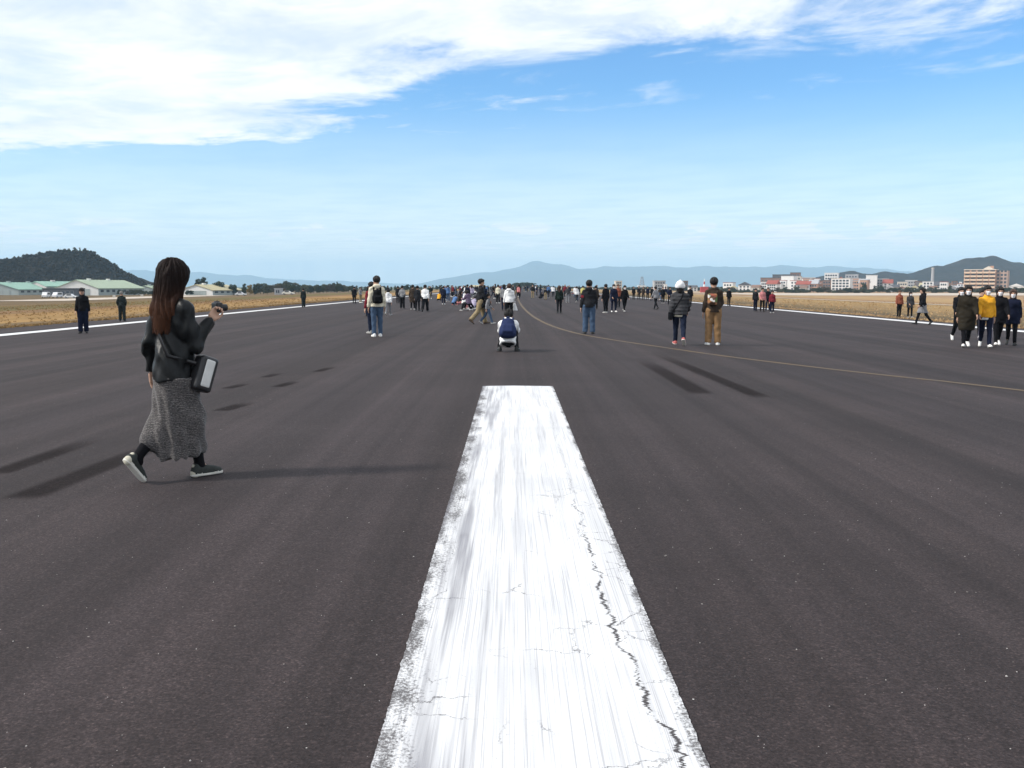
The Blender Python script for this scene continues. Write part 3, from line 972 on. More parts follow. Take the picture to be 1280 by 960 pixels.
# --- hangars and sheds on the left
def hangar(name, px0, px1, yeave, yapex, depth, length, gable, roofm, side, label, rotz, door=True):
    a_, b_ = at(px0, yeave, depth), at(px1, yeave, depth)
    W = b_.x - a_.x
    z0 = float(terrain((a_.x + b_.x) / 2)) - 0.03
    he, ha = a_.z - z0, at(px0, yapex, depth).z - z0
    t = empty(name, ((a_.x + b_.x) / 2, depth, z0), rotz)
    tag(t, label, 'hangar')
    MB().poly([(-W / 2, 0, -1), (W / 2, 0, -1), (W / 2, 0, he), (0, 0, ha), (-W / 2, 0, he)], [(0, 1, 2, 3, 4)]).prism([(-W / 2, -1), (W / 2, -1), (W / 2, he), (0, ha), (-W / 2, he)], 0.002, 0.3).build('gable_wall', gable, t)
    for s in (-1, 1):
        x_ = s * W / 2
        MB().box(min(x_, x_ - s * .3), max(x_, x_ - s * .3), 0.302, length, -1, he - .05).build('side_wall', side, t)
        for k in range(int(length / 5)):
            y_ = 2 + k * 5
            wd = MB().box(x_ - .03 if s > 0 else x_ - .05, x_ + .05 if s > 0 else x_ + .03, y_, y_ + 2.6, he * .45, he * .8).build('window', PANE, t)
    sl = 0.35
    for s in (-1, 1):
        e = s * (W / 2 + 0.5)
        zz = he - (ha - he) / (W / 2) * 0.5
        vtx = [(0, -0.4, ha + .02), (e, -0.4, zz + .02), (e, length + .4, zz + .02), (0, length + .4, ha + .02)]
        vtx += [(x, y, z + .25) for x, y, z in vtx]
        rp = MB().poly(vtx, [(0, 1, 2, 3), (7, 6, 5, 4), (0, 4, 5, 1), (1, 5, 6, 2), (2, 6, 7, 3), (3, 7, 4, 0)]).build('roof', roofm, t)
        rib = MB()
        for k in range(int(length / 3)):
            y_ = k * 3 + 1
            rib.poly([(0, y_, ha + .28), (e, y_, zz + .28), (e, y_ + .25, zz + .28), (0, y_ + .25, ha + .28), (0, y_, ha + .36), (e, y_, zz + .36), (e, y_ + .25, zz + .36), (0, y_ + .25, ha + .36)],
                     [(7, 6, 5, 4), (0, 4, 5, 1), (1, 5, 6, 2), (2, 6, 7, 3), (3, 7, 4, 0)])
        rib.build('roof_rib', roofm, rp)
    if door:
        nd = 4
        dw = W * 0.62 / nd
        for k in range(nd):
            x_ = -W * 0.31 + k * dw
            MB().box(x_ + .06, x_ + dw - .06, -0.12, -0.003, -0.2, he * .92).build('sliding_door', side, t)
    for k in range(2):
        MB().box(-.5, .5, length * (.25 + .4 * k) - 1, length * (.25 + .4 * k) + 1, ha + .1, ha + .85).build('ridge_vent', gable, t)
    return t


HW = mat('white_sheet_cladding', (0.74, 0.73, 0.70), 0.6, 0.05, 0.2, 0.15, 2.0, stretch=(6, 6, 1))
HG = mat('grey_green_cladding', (0.34, 0.38, 0.37), 0.7, 0.08, 0.2)
HP = mat('pinkish_cladding', (0.58, 0.50, 0.50), 0.7, 0.08, 0.2)
hangar('hangar', 67, 124, 360.5, 350.3, 430, 42, HW, PGREENR, HG, 'large hangar with white gable and pale green roof below the hill', R(-6))
hangar('hangar', 28, 62, 358.0, 352.2, 470, 40, HP, GREENR, HG, 'pink gabled hangar with bright green roof left of the white one', R(-22))
hangar('hangar', -34, 24, 362.0, 353.5, 445, 40, HG, GREENR, HG, 'grey hangar with green roof at the left edge of the picture', R(-4))
hangar('hangar', 222, 268, 363.0, 356.3, 440, 26, HW, TANR, HG, 'white shed with tan roof behind the walking woman', R(-14))
hangar('hangar', 170, 192, 361.0, 357.5, 520, 22, HG, PGREENR, HG, 'low pale green roofed shed left of the walking woman', R(-4))
building('annex', 53, 94, 361.3, 400, 9, DGREY, SLATE, 'low dark flat-roofed annex in front of the white hangar', floors=1, cols=7, ww=1.6, wh=1.0)
building('shed', 343, 351, 364.0, 440, 4, GREY, GREY, 'small grey shed below the left tree row', 'shed', 1, 2)
building('shed', 588, 600, 361.5, 600, 5, CREAM, TANR, 'small cream shed with tan roof beyond the seated group', 'shed', 1, 2, 'gable')


def vehicle(name, px, depth, L, Hh, colr, label, cat, rotz=0.0, van=True):
    p = at(px, 360, depth)
    z0 = float(terrain(p.x)) - 0.02
    t = empty(name, (p.x, depth, z0), rotz)
    tag(t, label, cat)
    pm = mat('vehicle_paint', colr, 0.35, 0.03, 1.0, spec=0.5)
    if van:
        prof = [(-L / 2, .35), (L / 2, .35), (L / 2, .95), (L / 2 - .55, 1.15), (L / 2 - 1.1, Hh), (-L / 2 + .1, Hh), (-L / 2, Hh - .15)]
    else:
        prof = [(-L / 2, .35), (L / 2, .35), (L / 2, .72), (L / 2 - 1.2, .88), (L / 2 - 1.8, Hh), (-L / 2 + 1.0, Hh), (-L / 2 + .3, .92), (-L / 2, .8)]
    MB().prism(prof, -.8, .8).build('body', pm, t)
    zb, zt = (1.12, Hh - .22) if van else (.93, Hh - .08)
    for y_ in (-.803, .803):
        MB().box(-L / 2 + (.5 if van else 1.1), L / 2 - (1.25 if van else 1.75), min(y_, y_ * 1.012), max(y_, y_ * 1.012), zb, zt).build('window', PANE, t)
    ty = mat('tyre', (0.02, 0.02, 0.02), 0.9)
    for sx in (-L * .31, L * .31):
        for sy in (-.72, .72):
            wh = MB().tube((sx, sy - .1, .31), (sx, sy + .1, .31), .31, n=14).build('wheel', ty, t)
            MB().tube((sx, sy - .115, .31), (sx, sy + .115, .31), .18, n=10).build('rim', FRAME, wh)
    MB().box(L / 2 - .02, L / 2 + .03, -.7, -.4, .62, .78).build('headlight', WHITE, t)
    MB().box(L / 2 - .02, L / 2 + .03, .4, .7, .62, .78).build('headlight', WHITE, t)
    return t


vehicle('parked_van', 57, 340, 4.6, 1.95, (0.75, 0.75, 0.75), 'white van parked before the dark annex, left of the other vehicles', 'van', R(-80))
vehicle('parked_van', 71, 338, 4.2, 1.9, (0.70, 0.70, 0.72), 'silver van parked in front of the dark annex', 'van', R(-95))
vehicle('parked_car', 88, 322, 4.3, 1.45, (0.78, 0.78, 0.78), 'white car parked in front of the white hangar gable', 'car', 0, False)
vehicle('parked_car', 301, 400, 4.3, 1.45, (0.70, 0.70, 0.72), 'white car parked under the left tree row', 'car', 0, False)
vehicle('parked_car', 360, 360, 4.4, 1.4, (0.74, 0.70, 0.62), 'cream car parked left of the far guard on the left line', 'car', 0, False)
LOWW = mat('low_white_barrier', (0.66, 0.62, 0.56), 0.85, 0.1, 0.5)
a_, b_ = gnd(160, 370.5), gnd(192, 369.5)
for nm_, p0, p1 in (('barrier', (137, 371.2), (148, 371)), ('barrier', (163, 370.6), (191, 369.8))):
    a_, b_ = gnd(*p0), gnd(*p1)
    t = empty('barrier', ((a_.x + b_.x) / 2, (a_.y + b_.y) / 2, a_.z))
    tag(t, 'low white barrier on the grass, ' + ('left' if p0[0] < 150 else 'right') + ' of two behind the left guards', 'barrier')
    L = (b_.x - a_.x)
    nseg = max(2, int(L / 2.4))
    for k in range(nseg):
        MB().prism([(-L / 2 + k * L / nseg + .04, 0), (-L / 2 + (k + 1) * L / nseg - .04, 0), (-L / 2 + (k + 1) * L / nseg - .1, .75), (-L / 2 + k * L / nseg + .1, .75)], -.2, .2).build('block', LOWW, t)

# --- town on the right
D = 800
B = building
B('house', 905, 914, 357, 830, 8, WHITE, SLATE, 'small white house behind the man in tan trousers', 'house', 2, 2, 'gable')
B('house', 923, 938, 352.5, 760, 9, WHITE, SLATE, 'white gabled house left of the brown building', 'house', 2, 3, 'gable_front')
B('hall', 941, 962, 356.8, 740, 9, WHITE, GREY, 'low white flat hall in front of the brown building', 'building', 1, 5)
B('brown_building', 950.5, 978, 347.5, 800, 14, BROWN, SLATE, 'wide brown building under a dark flat roof', 'building', 3, 6)
B('dark_block', 966, 990, 343.5, 830, 14, DGREY, DGREY, 'dark grey block behind the brown building', 'building', 4, 5)
B('small_hall', 958, 976, 354.8, 755, 8, WHITE, WHITE, 'small white hall at the foot of the brown building', 'building', 1, 4)
B('white_block', 976.5, 992, 345.5, 780, 12, WHITE, WHITE, 'tall white windowless block beside the brown building', 'building', 3, 2, nowin=True)
B('beige_block', 990, 1001, 345.5, 815, 12, CREAM, GREY, 'beige block rising behind the red roofed house', 'building', 4, 3)
B('penthouse_block', 988, 1000, 341, 850, 10, BROWN, DGREY, 'brown top storey block above the beige block', 'building', 5, 3)
B('red_roof_house', 995, 1012, 351, 720, 9, GREY, REDR, 'house with a broad red roof in the town', 'house', 2, 3, 'gable')
B('long_beige_block', 1001, 1018, 347.3, 860, 12, CREAM, CREAM, 'long beige block behind the red roofed house', 'building', 4, 5)
B('house', 1013, 1021.5, 353.5, 730, 8, WHITE, REDR, 'white house with red roof right of the red roofed house', 'house', 2, 2, 'gable_front')
B('house', 1022, 1030, 354, 735, 8, WHITE, BROWN, 'white house with brown roof left of the dark brick block', 'house', 2, 2, 'gable_front')
B('brick_block', 1028, 1039, 350.5, 725, 9, BROWN, SLATE, 'dark brick block in front of the tall white office', 'building', 3, 3)
B('office_block', 1031, 1047, 341.5, 800, 14, WHITE, WHITE, 'tall white office with glass bands', 'building', 5, 5, ww=2.4, wh=1.2)
B('balcony_block', 1039.5, 1062, 348.5, 705, 11, WHITE, CREAM, 'white apartment block with three rows of balconies', 'building', 4, 5, ww=2.0, wh=1.2)
B('roof_house', 1046, 1056, 346, 740, 8, WHITE, REDR, 'white gabled top with reddish roof behind the balcony block', 'house', 4, 2, 'gable_front')
B('grey_block', 1057, 1072, 343.3, 820, 12, GREY, GREY, 'grey tower block right of the balcony block', 'building', 5, 4)
B('pink_block', 1064, 1074, 351, 770, 9, PINKB, GREY, 'low pinkish block at the foot of the grey tower', 'building', 3, 3)
B('stepped_block', 1083, 1096, 344.5, 790, 12, WHITE, WHITE, 'bright white slab block standing alone', 'building', 5, 1, nowin=True)
B('grey_annex', 1096.2, 1110, 348.5, 800, 12, GREY, GREY, 'pale grey annex joined to the bright white slab', 'building', 4, 4)
B('low_hall', 1122, 1134, 352.5, 820, 10, CREAM, GREY, 'low cream hall behind the three walkers by the line', 'building', 2, 4)
B('low_white_hall', 1132, 1145, 350.8, 850, 9, GREY, WHITE, 'grey hall with white roof tanks left of the chimney', 'building', 3, 4)
B('house', 1132, 1138, 358, 700, 7, WHITE, TANR, 'tiny white house right above the walker in grey coat', 'house', 1, 2, 'gable_front')
B('house', 1149.5, 1161, 353.5, 780, 9, WHITE, TANR, 'white house with tan roof left of the chimney', 'house', 2, 3, 'gable')
B('house', 1171, 1183, 354, 740, 9, WHITE, SLATE, 'white house just right of the chimney', 'house', 2, 3, 'gable_front')
B('house', 1193, 1206, 357, 730, 8, WHITE, GREY, 'low white house left of the pink apartment tower', 'house', 1, 3, 'gable')
B('white_turret', 1199.3, 1202, 352.8, 760, 2, WHITE, WHITE, 'slim white turret left of the pink apartment tower', 'tower', 3, 1)
B('white_house', 1262, 1279, 354.5, 720, 9, WHITE, WHITE, 'white house with dark arched door at the right edge', 'house', 1, 3, 'gable_front')
B('house', 1284, 1300, 356, 740, 9, CREAM, SLATE, 'cream house just past the right edge of the picture', 'house', 2, 3, 'gable')
B('grey_hall', 818, 832, 351.3, 760, 10, GREY, GREY, 'square grey hall left of the white capped walker', 'building', 3, 4)
B('white_kiosk', 830.5, 834, 356, 700, 3, WHITE, WHITE, 'small white kiosk right of the grey hall', 'building', 1, 1)
B('beige_hall', 769.5, 777.5, 351.5, 780, 9, CREAM, CREAM, 'beige block above the group of four walkers', 'building', 3, 3)
B('brown_hall', 853, 860, 351.5, 790, 9, BROWN, BROWN, 'brown block right of the white capped walker', 'building', 3, 2)
B('house', 862, 872, 356.5, 750, 8, WHITE, SLATE, 'white house between the two nearest right walkers', 'house', 2, 2, 'gable')

# extra small houses that fill the skirts of the town
rh = random.Random(21)
for px in (916, 944, 1004, 1016, 1062, 1078, 1113, 1118, 1127, 1143, 1155, 1166, 1187, 1190, 1212, 1256):
    wpx = rh.uniform(6, 10)
    wl, rl, what = rh.choice([(WHITE, SLATE, 'white house with dark roof'), (CREAM, SLATE, 'cream house with dark roof'), (GREY, GREY, 'grey house with grey roof'), (WHITE, TANR, 'white house with tan roof'), (CREAM, BROWN, 'cream house with brown roof')])
    B('house', px - wpx / 2, px + wpx / 2, rh.uniform(355.5, 358.5), rh.uniform(660, 760), 7, wl, rl, what + ' at the foot of the town', 'house', rh.choice([1, 2]), 2, rh.choice(['gable', 'gable_front']), group='small houses of the town')

rh = random.Random(77)
for k in range(38):
    px = rh.choice([rh.uniform(908, 1110), rh.uniform(930, 1080), rh.uniform(1110, 1205)])
    wpx = rh.uniform(6, 13)
    wl, rl, what = rh.choice([(WHITE, GREY, 'white'), (CREAM, GREY, 'cream'), (GREY, SLATE, 'grey'), (WHITE, REDR, 'white red-roofed'), (PINKB, GREY, 'pinkish'), (BROWN, SLATE, 'brown')])
    fl = rh.choice([2, 3, 3, 4])
    B('town_block', px - wpx / 2, px + wpx / 2, rh.uniform(347.0, 354.5) if px < 1110 else rh.uniform(350.5, 356.5), rh.uniform(690, 880), 9, wl, rl, what + ' block packed among the buildings of the town', 'building', fl, rh.choice([2, 3, 4]), rh.choice(['flat', 'flat', 'gable']), group='blocks of the town')

# --- the pink apartment tower with balconies
a_, b_ = at(1207, 337.5, 690), at(1243, 337.5, 690)
W = b_.x - a_.x
z0 = float(terrain(a_.x)) - .03
H = a_.z - z0
t = empty('apartment_tower', ((a_.x + b_.x) / 2, 690, z0), R(-33))
tag(t, 'six storey pink apartment tower with rows of balconies', 'building')
MB().box(-W / 2, W / 2, 0, 13, -1, H).build('wall', PINKB, t)
SIDEM = mat('shaded_brown_tile', (0.40, 0.29, 0.24), 0.85, 0.08, 0.5)
a2 = at(1258, 338.5, 700)
MB().box(W / 2 + .003, W / 2 + 7.2, 2.5, 13, -1, H - .6).build('wing', SIDEM, t)
MB().box(-W / 2 - .3, W / 2 + .3, -.3, 13.3, H + .003, H + .5).build('roof', CREAM, t)
MB().prism([(W * .08, H + .5), (W * .42, H + .5), (W * .25, H + 2.6)], 1.0, 9).build('roof_gable', CREAM, t)
MB().box(W * .30, W * .40, 3, 6, H + 1.0, H + 2.8).build('lift_housing', PINKB, t)
nf, nb = 6, 5
PEACH = mat('peach_render', (0.62, 0.46, 0.34), 0.85, 0.06, 0.5)
fh = H / nf
mf = MB().box(-W / nb * .36, W / nb * .36, -.05, 0, .2, fh * .8).mesh('window')
mb_ = MB().box(-W / nb * .47, W / nb * .47, -1.3, -.003, -.12, .05).box(-W / nb * .47, W / nb * .47, -1.3, -1.18, .05, 1.1).box(-W / nb * .47, -W / nb * .45, -1.18, -.003, .05, 1.1).box(W / nb * .45, W / nb * .47, -1.18, -.003, .05, 1.1).mesh('balcony')
for r_ in range(nf):
    for c_ in range(nb):
        x_ = -W / 2 + (c_ + .5) * W / nb
        wd = link('window', mf, t, PANE, (x_, -.003, r_ * fh + .35))
        link('balcony', mb_, t, PEACH, (x_, 0, r_ * fh + .3))
    for c_ in range(3):
        wd = MB().box(-.75, .75, -.05, 0, 0, 1.5).build('window', PANE, t, (W / 2 + 1.3 + c_ * 2.25, 2.497, r_ * fh + .9))

# --- chimney, lattice tower, red and white mast
p = at(1166.3, 334.5, 900)
z0 = float(terrain(p.x))
t = empty('chimney', (p.x, 900, z0))
tag(t, 'tall grey chimney shaft in front of the right hill', 'chimney')
hh = p.z - z0
MB().tube((0, 0, -1), (0, 0, hh), 1.55, 1.15, 16).build('shaft', GREY, t)
MB().tube((0, 0, hh - .8), (0, 0, hh - .3), 1.4, 1.4, 16).build('collar', CREAM, t)

p = at(802.5, 346.5, 1000)
z0 = float(terrain(p.x))
hh = p.z - z0
t = empty('lattice_tower', (p.x, 1000, z0))
tag(t, 'blue-grey lattice steel tower above the far trees', 'tower')
STEEL = mat('blue_grey_steel', (0.30, 0.34, 0.40), 0.5, 0.05, 1.0, metal=0.3)
hw0, hw1 = 3.2, 0.9
lv = [0, .22, .42, .6, .78, 1.0]
for sx in (-1, 1):
    for sy in (-1, 1):
        MB().tube((sx * hw0, sy * hw0, -.5), (sx * hw1, sy * hw1, hh), .28, .18, 6).build('leg', STEEL, t)
for i in range(len(lv) - 1):
    w0, w1 = hw0 + (hw1 - hw0) * lv[i], hw0 + (hw1 - hw0) * lv[i + 1]
    br = MB()
    for s in (-1, 1):
        br.tube((-w0, s * w0, lv[i] * hh), (w1, s * w1, lv[i + 1] * hh), .14, n=5).tube((w0, s * w0, lv[i] * hh), (-w1, s * w1, lv[i + 1] * hh), .14, n=5)
        br.tube((s * w0, -w0, lv[i] * hh), (s * w1, w1, lv[i + 1] * hh), .14, n=5).tube((s * w0, w0, lv[i] * hh), (s * w1, -w1, lv[i + 1] * hh), .14, n=5)
        br.tube((-w1, s * w1, lv[i + 1] * hh), (w1, s * w1, lv[i + 1] * hh), .14, n=5)
    br.build('brace', STEEL, t)
MB().box(-1.2, 1.2, -1.2, 1.2, hh * .98, hh * 1.03).build('platform', STEEL, t)
B('tower_base', 798, 807.5, 357.2, 990, 8, WHITE, WHITE, 'low white building at the foot of the lattice tower', 'building', 1, 3)

p = at(880.5, 348.5, 640)
z0 = float(terrain(p.x))
hh = p.z - z0
t = empty('mast', (p.x, 640, z0))
tag(t, 'red and white banded mast behind the man in tan trousers', 'mast')
MRED, MWHT = mat('signal_red', (0.42, 0.05, 0.05), 0.6), mat('signal_white', (0.78, 0.78, 0.78), 0.6)
for i in range(5):
    MB().tube((0, 0, i * hh / 5), (0, 0, (i + 1) * hh / 5), 1.0 - .17 * i, .86 - .17 * i, 10).build('band', MRED if i % 2 else MWHT, t)
MB().box(-2.4, 2.4, -1.5, 1.5, -.5, hh * .42).build('hut', MRED, t)

# --- hedge and trees in front of the town
rt = random.Random(9)
px = 905
while px < 1480:
    kd = rt.choice(['shrub', 'shrub', 'round', 'broad'])
    yt = rt.uniform(360.2, 362.4) if kd == 'shrub' else rt.uniform(357.0, 361.0)
    lf = rt.choice([T_EV, T_OL, T_OL, T_BR])
    col_n = {T_EV: 'dark green', T_OL: 'olive', T_BR: 'brownish'}[lf]
    tree('shrub' if kd == 'shrub' else 'tree', kd, px, yt, rt.uniform(585, 650), rt.uniform(1.3, 1.9), lf, col_n + (' shrub' if kd == 'shrub' else ' tree') + ' in the hedge between the apron and the town', 'hedge in front of the town')
    px += rt.uniform(3.4, 6.5)
for px, yt in ((1094, 356.5), (1103, 357), (1152, 357), (1188, 356.5), (1170, 358), (1246, 357.5), (1080, 353)):
    tree('tree', 'round', px, yt, 660, 1.0, T_EV, 'taller dark tree among the houses of the town', 'trees among the houses')

# ================================================================== people
class SDF:
    """a distance field on a grid, built from smooth unions, turned into one closed surface"""
    def __init__(self, lo, hi, vox):
        self.lo = np.array(lo, dtype=np.float32)
        self.vox = vox
        self.n = np.ceil((np.array(hi) - self.lo) / vox).astype(int) + 2
        self.D = np.full(self.n, 10.0, dtype=np.float32)
        self.M = np.zeros(self.n, dtype=np.int8)
        self.ax = [self.lo[i] + np.arange(self.n[i], dtype=np.float32) * vox for i in range(3)]

    def block(self, mn, mx, pad):
        i0 = np.clip(np.floor((np.array(mn) - pad - self.lo) / self.vox).astype(int), 0, self.n)
        i1 = np.clip(np.ceil((np.array(mx) + pad - self.lo) / self.vox).astype(int) + 1, 0, self.n)
        sl = tuple(slice(a, b) for a, b in zip(i0, i1))
        g = [self.ax[0][sl[0]][:, None, None], self.ax[1][sl[1]][None, :, None], self.ax[2][sl[2]][None, None, :]]
        return sl, g

    def add(self, sl, d, k, mid):
        D = self.D[sl]
        self.M[sl] = np.where(d < D, mid, self.M[sl])
        if k > 0:
            h = np.maximum(k - np.abs(D - d), 0) / k
            self.D[sl] = np.minimum(D, d) - h * h * k * 0.25
        else:
            self.D[sl] = np.minimum(D, d)

    def cone(self, a, b, ra, rb, k=0.03, sx=1.0, sy=1.0, mid=0):
        """rounded cone; sx, sy widen it in x or y"""
        a, b = np.array(a, float), np.array(b, float)
        r = max(ra, rb) * max(sx, sy, 1)
        sl, (X, Y, Z) = self.block(np.minimum(a, b) - r, np.maximum(a, b) + r, k + 2.5 * self.vox)
        px, py, pz = (X - a[0]) / sx, (Y - a[1]) / sy, Z - a[2]
        v = np.array([(b[0] - a[0]) / sx, (b[1] - a[1]) / sy, b[2] - a[2]])
        t = np.clip((px * v[0] + py * v[1] + pz * v[2]) / max(1e-9, (v @ v)), 0, 1)
        d = np.sqrt((px - t * v[0]) ** 2 + (py - t * v[1]) ** 2 + (pz - t * v[2]) ** 2) - (ra + (rb - ra) * t)
        self.add(sl, d * min(sx, sy, 1.0), k, mid)

    def ell(self, c, r, k=0.02, mid=0, sub=False):
        c, r = np.array(c, float), np.array(r, float)
        sl, (X, Y, Z) = self.block(c - r, c + r, k + 2.5 * self.vox)
        q = np.sqrt(((X - c[0]) / r[0]) ** 2 + ((Y - c[1]) / r[1]) ** 2 + ((Z - c[2]) / r[2]) ** 2)
        d = (q - 1) * min(r)
        if sub:
            D = self.D[sl]
            h = np.maximum(k - np.abs(D + d), 0) / max(k, 1e-6)
            self.D[sl] = np.maximum(D, -d) + h * h * k * 0.25
        else:
            self.add(sl, d, k, mid)

    def rbox(self, c, half, rad, k=0.02, mid=0, R3=None):
        c, half = np.array(c, float), np.array(half, float)
        e = np.linalg.norm(half) + rad if R3 is not None else half + rad
        sl, (X, Y, Z) = self.block(c - e, c + e, k + 2.5 * self.vox)
        p = [X - c[0] + 0 * Y + 0 * Z, Y - c[1] + 0 * X + 0 * Z, Z - c[2] + 0 * X + 0 * Y]
        if R3 is not None:
            p = [R3[0][i] * p[0] + R3[1][i] * p[1] + R3[2][i] * p[2] for i in range(3)]
        q = [np.abs(p[i]) - half[i] for i in range(3)]
        d = np.sqrt(sum(np.maximum(x, 0) ** 2 for x in q)) + np.minimum(np.maximum(np.maximum(q[0], q[1]), q[2]), 0) - rad
        self.add(sl, d, k, mid)

    def cut(self, p, nrm, box=None, k=0.0):
        """remove what lies on the side the normal points to"""
        nrm = np.array(nrm, float)
        nrm /= np.linalg.norm(nrm)
        if box is None:
            sl, (X, Y, Z) = self.block(self.lo, self.lo + self.n * self.vox, 0)
        else:
            sl, (X, Y, Z) = self.block(box[0], box[1], 0)
        d = (X - p[0]) * nrm[0] + (Y - p[1]) * nrm[1] + (Z - p[2]) * nrm[2]
        self.D[sl] = np.maximum(self.D[sl], d)

    def warp(self, fn):
        """fold relief: fn(X, Y, Z) is added to the distance"""
        X, Y, Z = self.ax[0][:, None, None], self.ax[1][None, :, None], self.ax[2][None, None, :]
        self.D += fn(X, Y, Z).astype(np.float32)

    def surf(self):
        D = self.D
        ins = D < 0
        nx, ny, nz = D.shape
        c = np.zeros((nx - 1, ny - 1, nz - 1), dtype=np.int8)
        for i in (0, 1):
            for j in (0, 1):
                for k in (0, 1):
                    c += ins[i:nx - 1 + i, j:ny - 1 + j, k:nz - 1 + k]
        act = np.argwhere((c > 0) & (c < 8))
        idx = np.full(c.shape, -1, dtype=np.int32)
        idx[act[:, 0], act[:, 1], act[:, 2]] = np.arange(len(act))
        corner = [(i, j, k) for i in (0, 1) for j in (0, 1) for k in (0, 1)]
        val = {q: D[act[:, 0] + q[0], act[:, 1] + q[1], act[:, 2] + q[2]] for q in corner}
        acc = np.zeros((len(act), 3))
        cnt = np.zeros(len(act))
        for a in corner:
            for ax in range(3):
                if a[ax] == 0:
                    b = list(a)
                    b[ax] = 1
                    va, vb = val[a], val[tuple(b)]
                    x = (va < 0) != (vb < 0)
                    t = np.where(x, va / np.where(np.abs(va - vb) < 1e-12, 1, va - vb), 0)
                    p = np.tile(np.array(a, float), (len(act), 1))
                    p[:, ax] = t
                    acc[x] += p[x]
                    cnt[x] += 1
        V = self.lo + (act + acc / np.maximum(cnt, 1)[:, None]) * self.vox
        near = np.argmin(np.stack([val[q] for q in corner], 1), axis=1)
        cn = np.array(corner)[near]
        vm = self.M[act[:, 0] + cn[:, 0], act[:, 1] + cn[:, 1], act[:, 2] + cn[:, 2]]
        F = []
        for ax in range(3):
            s0 = [slice(1, -1)] * 3
            s1 = [slice(1, -1)] * 3
            s0[ax] = slice(0, D.shape[ax] - 1)
            s1[ax] = slice(1, D.shape[ax])
            A, B_ = ins[tuple(s0)], ins[tuple(s1)]
            e = np.argwhere(A != B_)
            if len(e) == 0:
                continue
            dirn = A[e[:, 0], e[:, 1], e[:, 2]]
            base = e + 1
            base[:, ax] -= 1
            u, v = (ax + 1) % 3, (ax + 2) % 3
            def cell(du, dv):
                q = base.copy()
                q[:, u] -= du
                q[:, v] -= dv
                return idx[q[:, 0], q[:, 1], q[:, 2]]
            quad = np.stack([cell(1, 1), cell(0, 1), cell(0, 0), cell(1, 0)], 1)
            quad[~dirn] = quad[~dirn][:, ::-1]
            F.append(quad)
        F = np.concatenate(F)
        F = F[(F >= 0).all(1)]
        return V, F, vm[F[:, 0]]

    def mesh(self, name, mats=True):
        V, F, fm = self.surf()
        return np_mesh(name, V, F, fm if mats else None)


def bounds(J, pad):
    P = np.array([np.array(v) for v in J.values()])
    return P.min(0) - pad, P.max(0) + pad


# ---- poses: joints in metres for a 1.72 m figure facing +Y, +X is its right hand
def fk(lean=0.0, twist=0.0, legs=((4, 3), (-4, 3)), arms=((4, 8, 12, 0), (-2, 8, 12, 0)), foot_pitch=(None, None), hip_z=None, step_w=0.095, sway=0.0):
    """legs: (right, left) of (thigh forward angle, knee bend); arms: (right, left) of (forward, out, elbow bend, forearm inward)"""
    J = {}
    low = []
    S = {}
    for s, nm, (a, b), fp in ((1, 'R', legs[0], foot_pitch[0]), (-1, 'L', legs[1], foot_pitch[1])):
        hip = np.array((s * 0.09, 0, 0.0))
        out = (step_w - 0.09) / 0.84
        knee = hip + 0.42 * np.array((s * out, math.sin(R(a)), -math.cos(R(a))))
        ank = knee + 0.40 * np.array((s * out, math.sin(R(a - b)), -math.cos(R(a - b))))
        J['hip' + nm], J['knee' + nm], J['ank' + nm] = hip, knee, ank
        pitch = fp if fp is not None else 0.0
        S['foot' + nm] = pitch
        heel = ank + np.array((0, -0.05 * math.cos(R(pitch)) + 0.085 * math.sin(R(pitch)) * -1, -0.085 * math.cos(R(pitch)) + 0.05 * math.sin(R(pitch))))
        toe = ank + np.array((s * 0.02, 0.19 * math.cos(R(pitch)) - 0.085 * math.sin(R(pitch)), -0.085 * math.cos(R(pitch)) - 0.19 * math.sin(R(pitch))))
        J['toe' + nm] = toe
        low += [heel[2], toe[2]]
    ql, qt = math.sin(R(lean)), math.cos(R(lean))

    def up(x, y, z):
        return np.array((x, y * qt + z * ql, z * qt - y * ql))
    J['pelvis'] = np.array((0, 0, 0.02))
    J['waist'] = up(sway, 0, 0.17)
    J['chest'] = up(sway, 0.005, 0.38)
    J['neck'] = up(sway, -0.015, 0.575)
    J['head'] = up(sway, 0.015, 0.71) if lean < 30 else up(sway, 0.03, 0.70)
    for s, nm, (f, o, e, inw) in ((1, 'R', arms[0]), (-1, 'L', arms[1])):
        sh = up(s * 0.158 + sway, -0.01, 0.472)
        f2 = f
        ua = np.array((s * math.sin(R(o)), math.sin(R(f2)) * math.cos(R(o)), -math.cos(R(f2)) * math.cos(R(o))))
        fa = np.array((s * math.sin(R(o - inw)), math.sin(R(f2 + e)) * math.cos(R(o - inw)), -math.cos(R(f2 + e)) * math.cos(R(o - inw))))
        J['sh' + nm] = sh
        J['el' + nm] = sh + 0.285 * ua
        J['wr' + nm] = J['el' + nm] + 0.25 * fa
        S['fa' + nm] = fa
    dz = -min(low)
    for k in J:
        J[k] = J[k] + np.array((0, 0, dz))
    return J, S


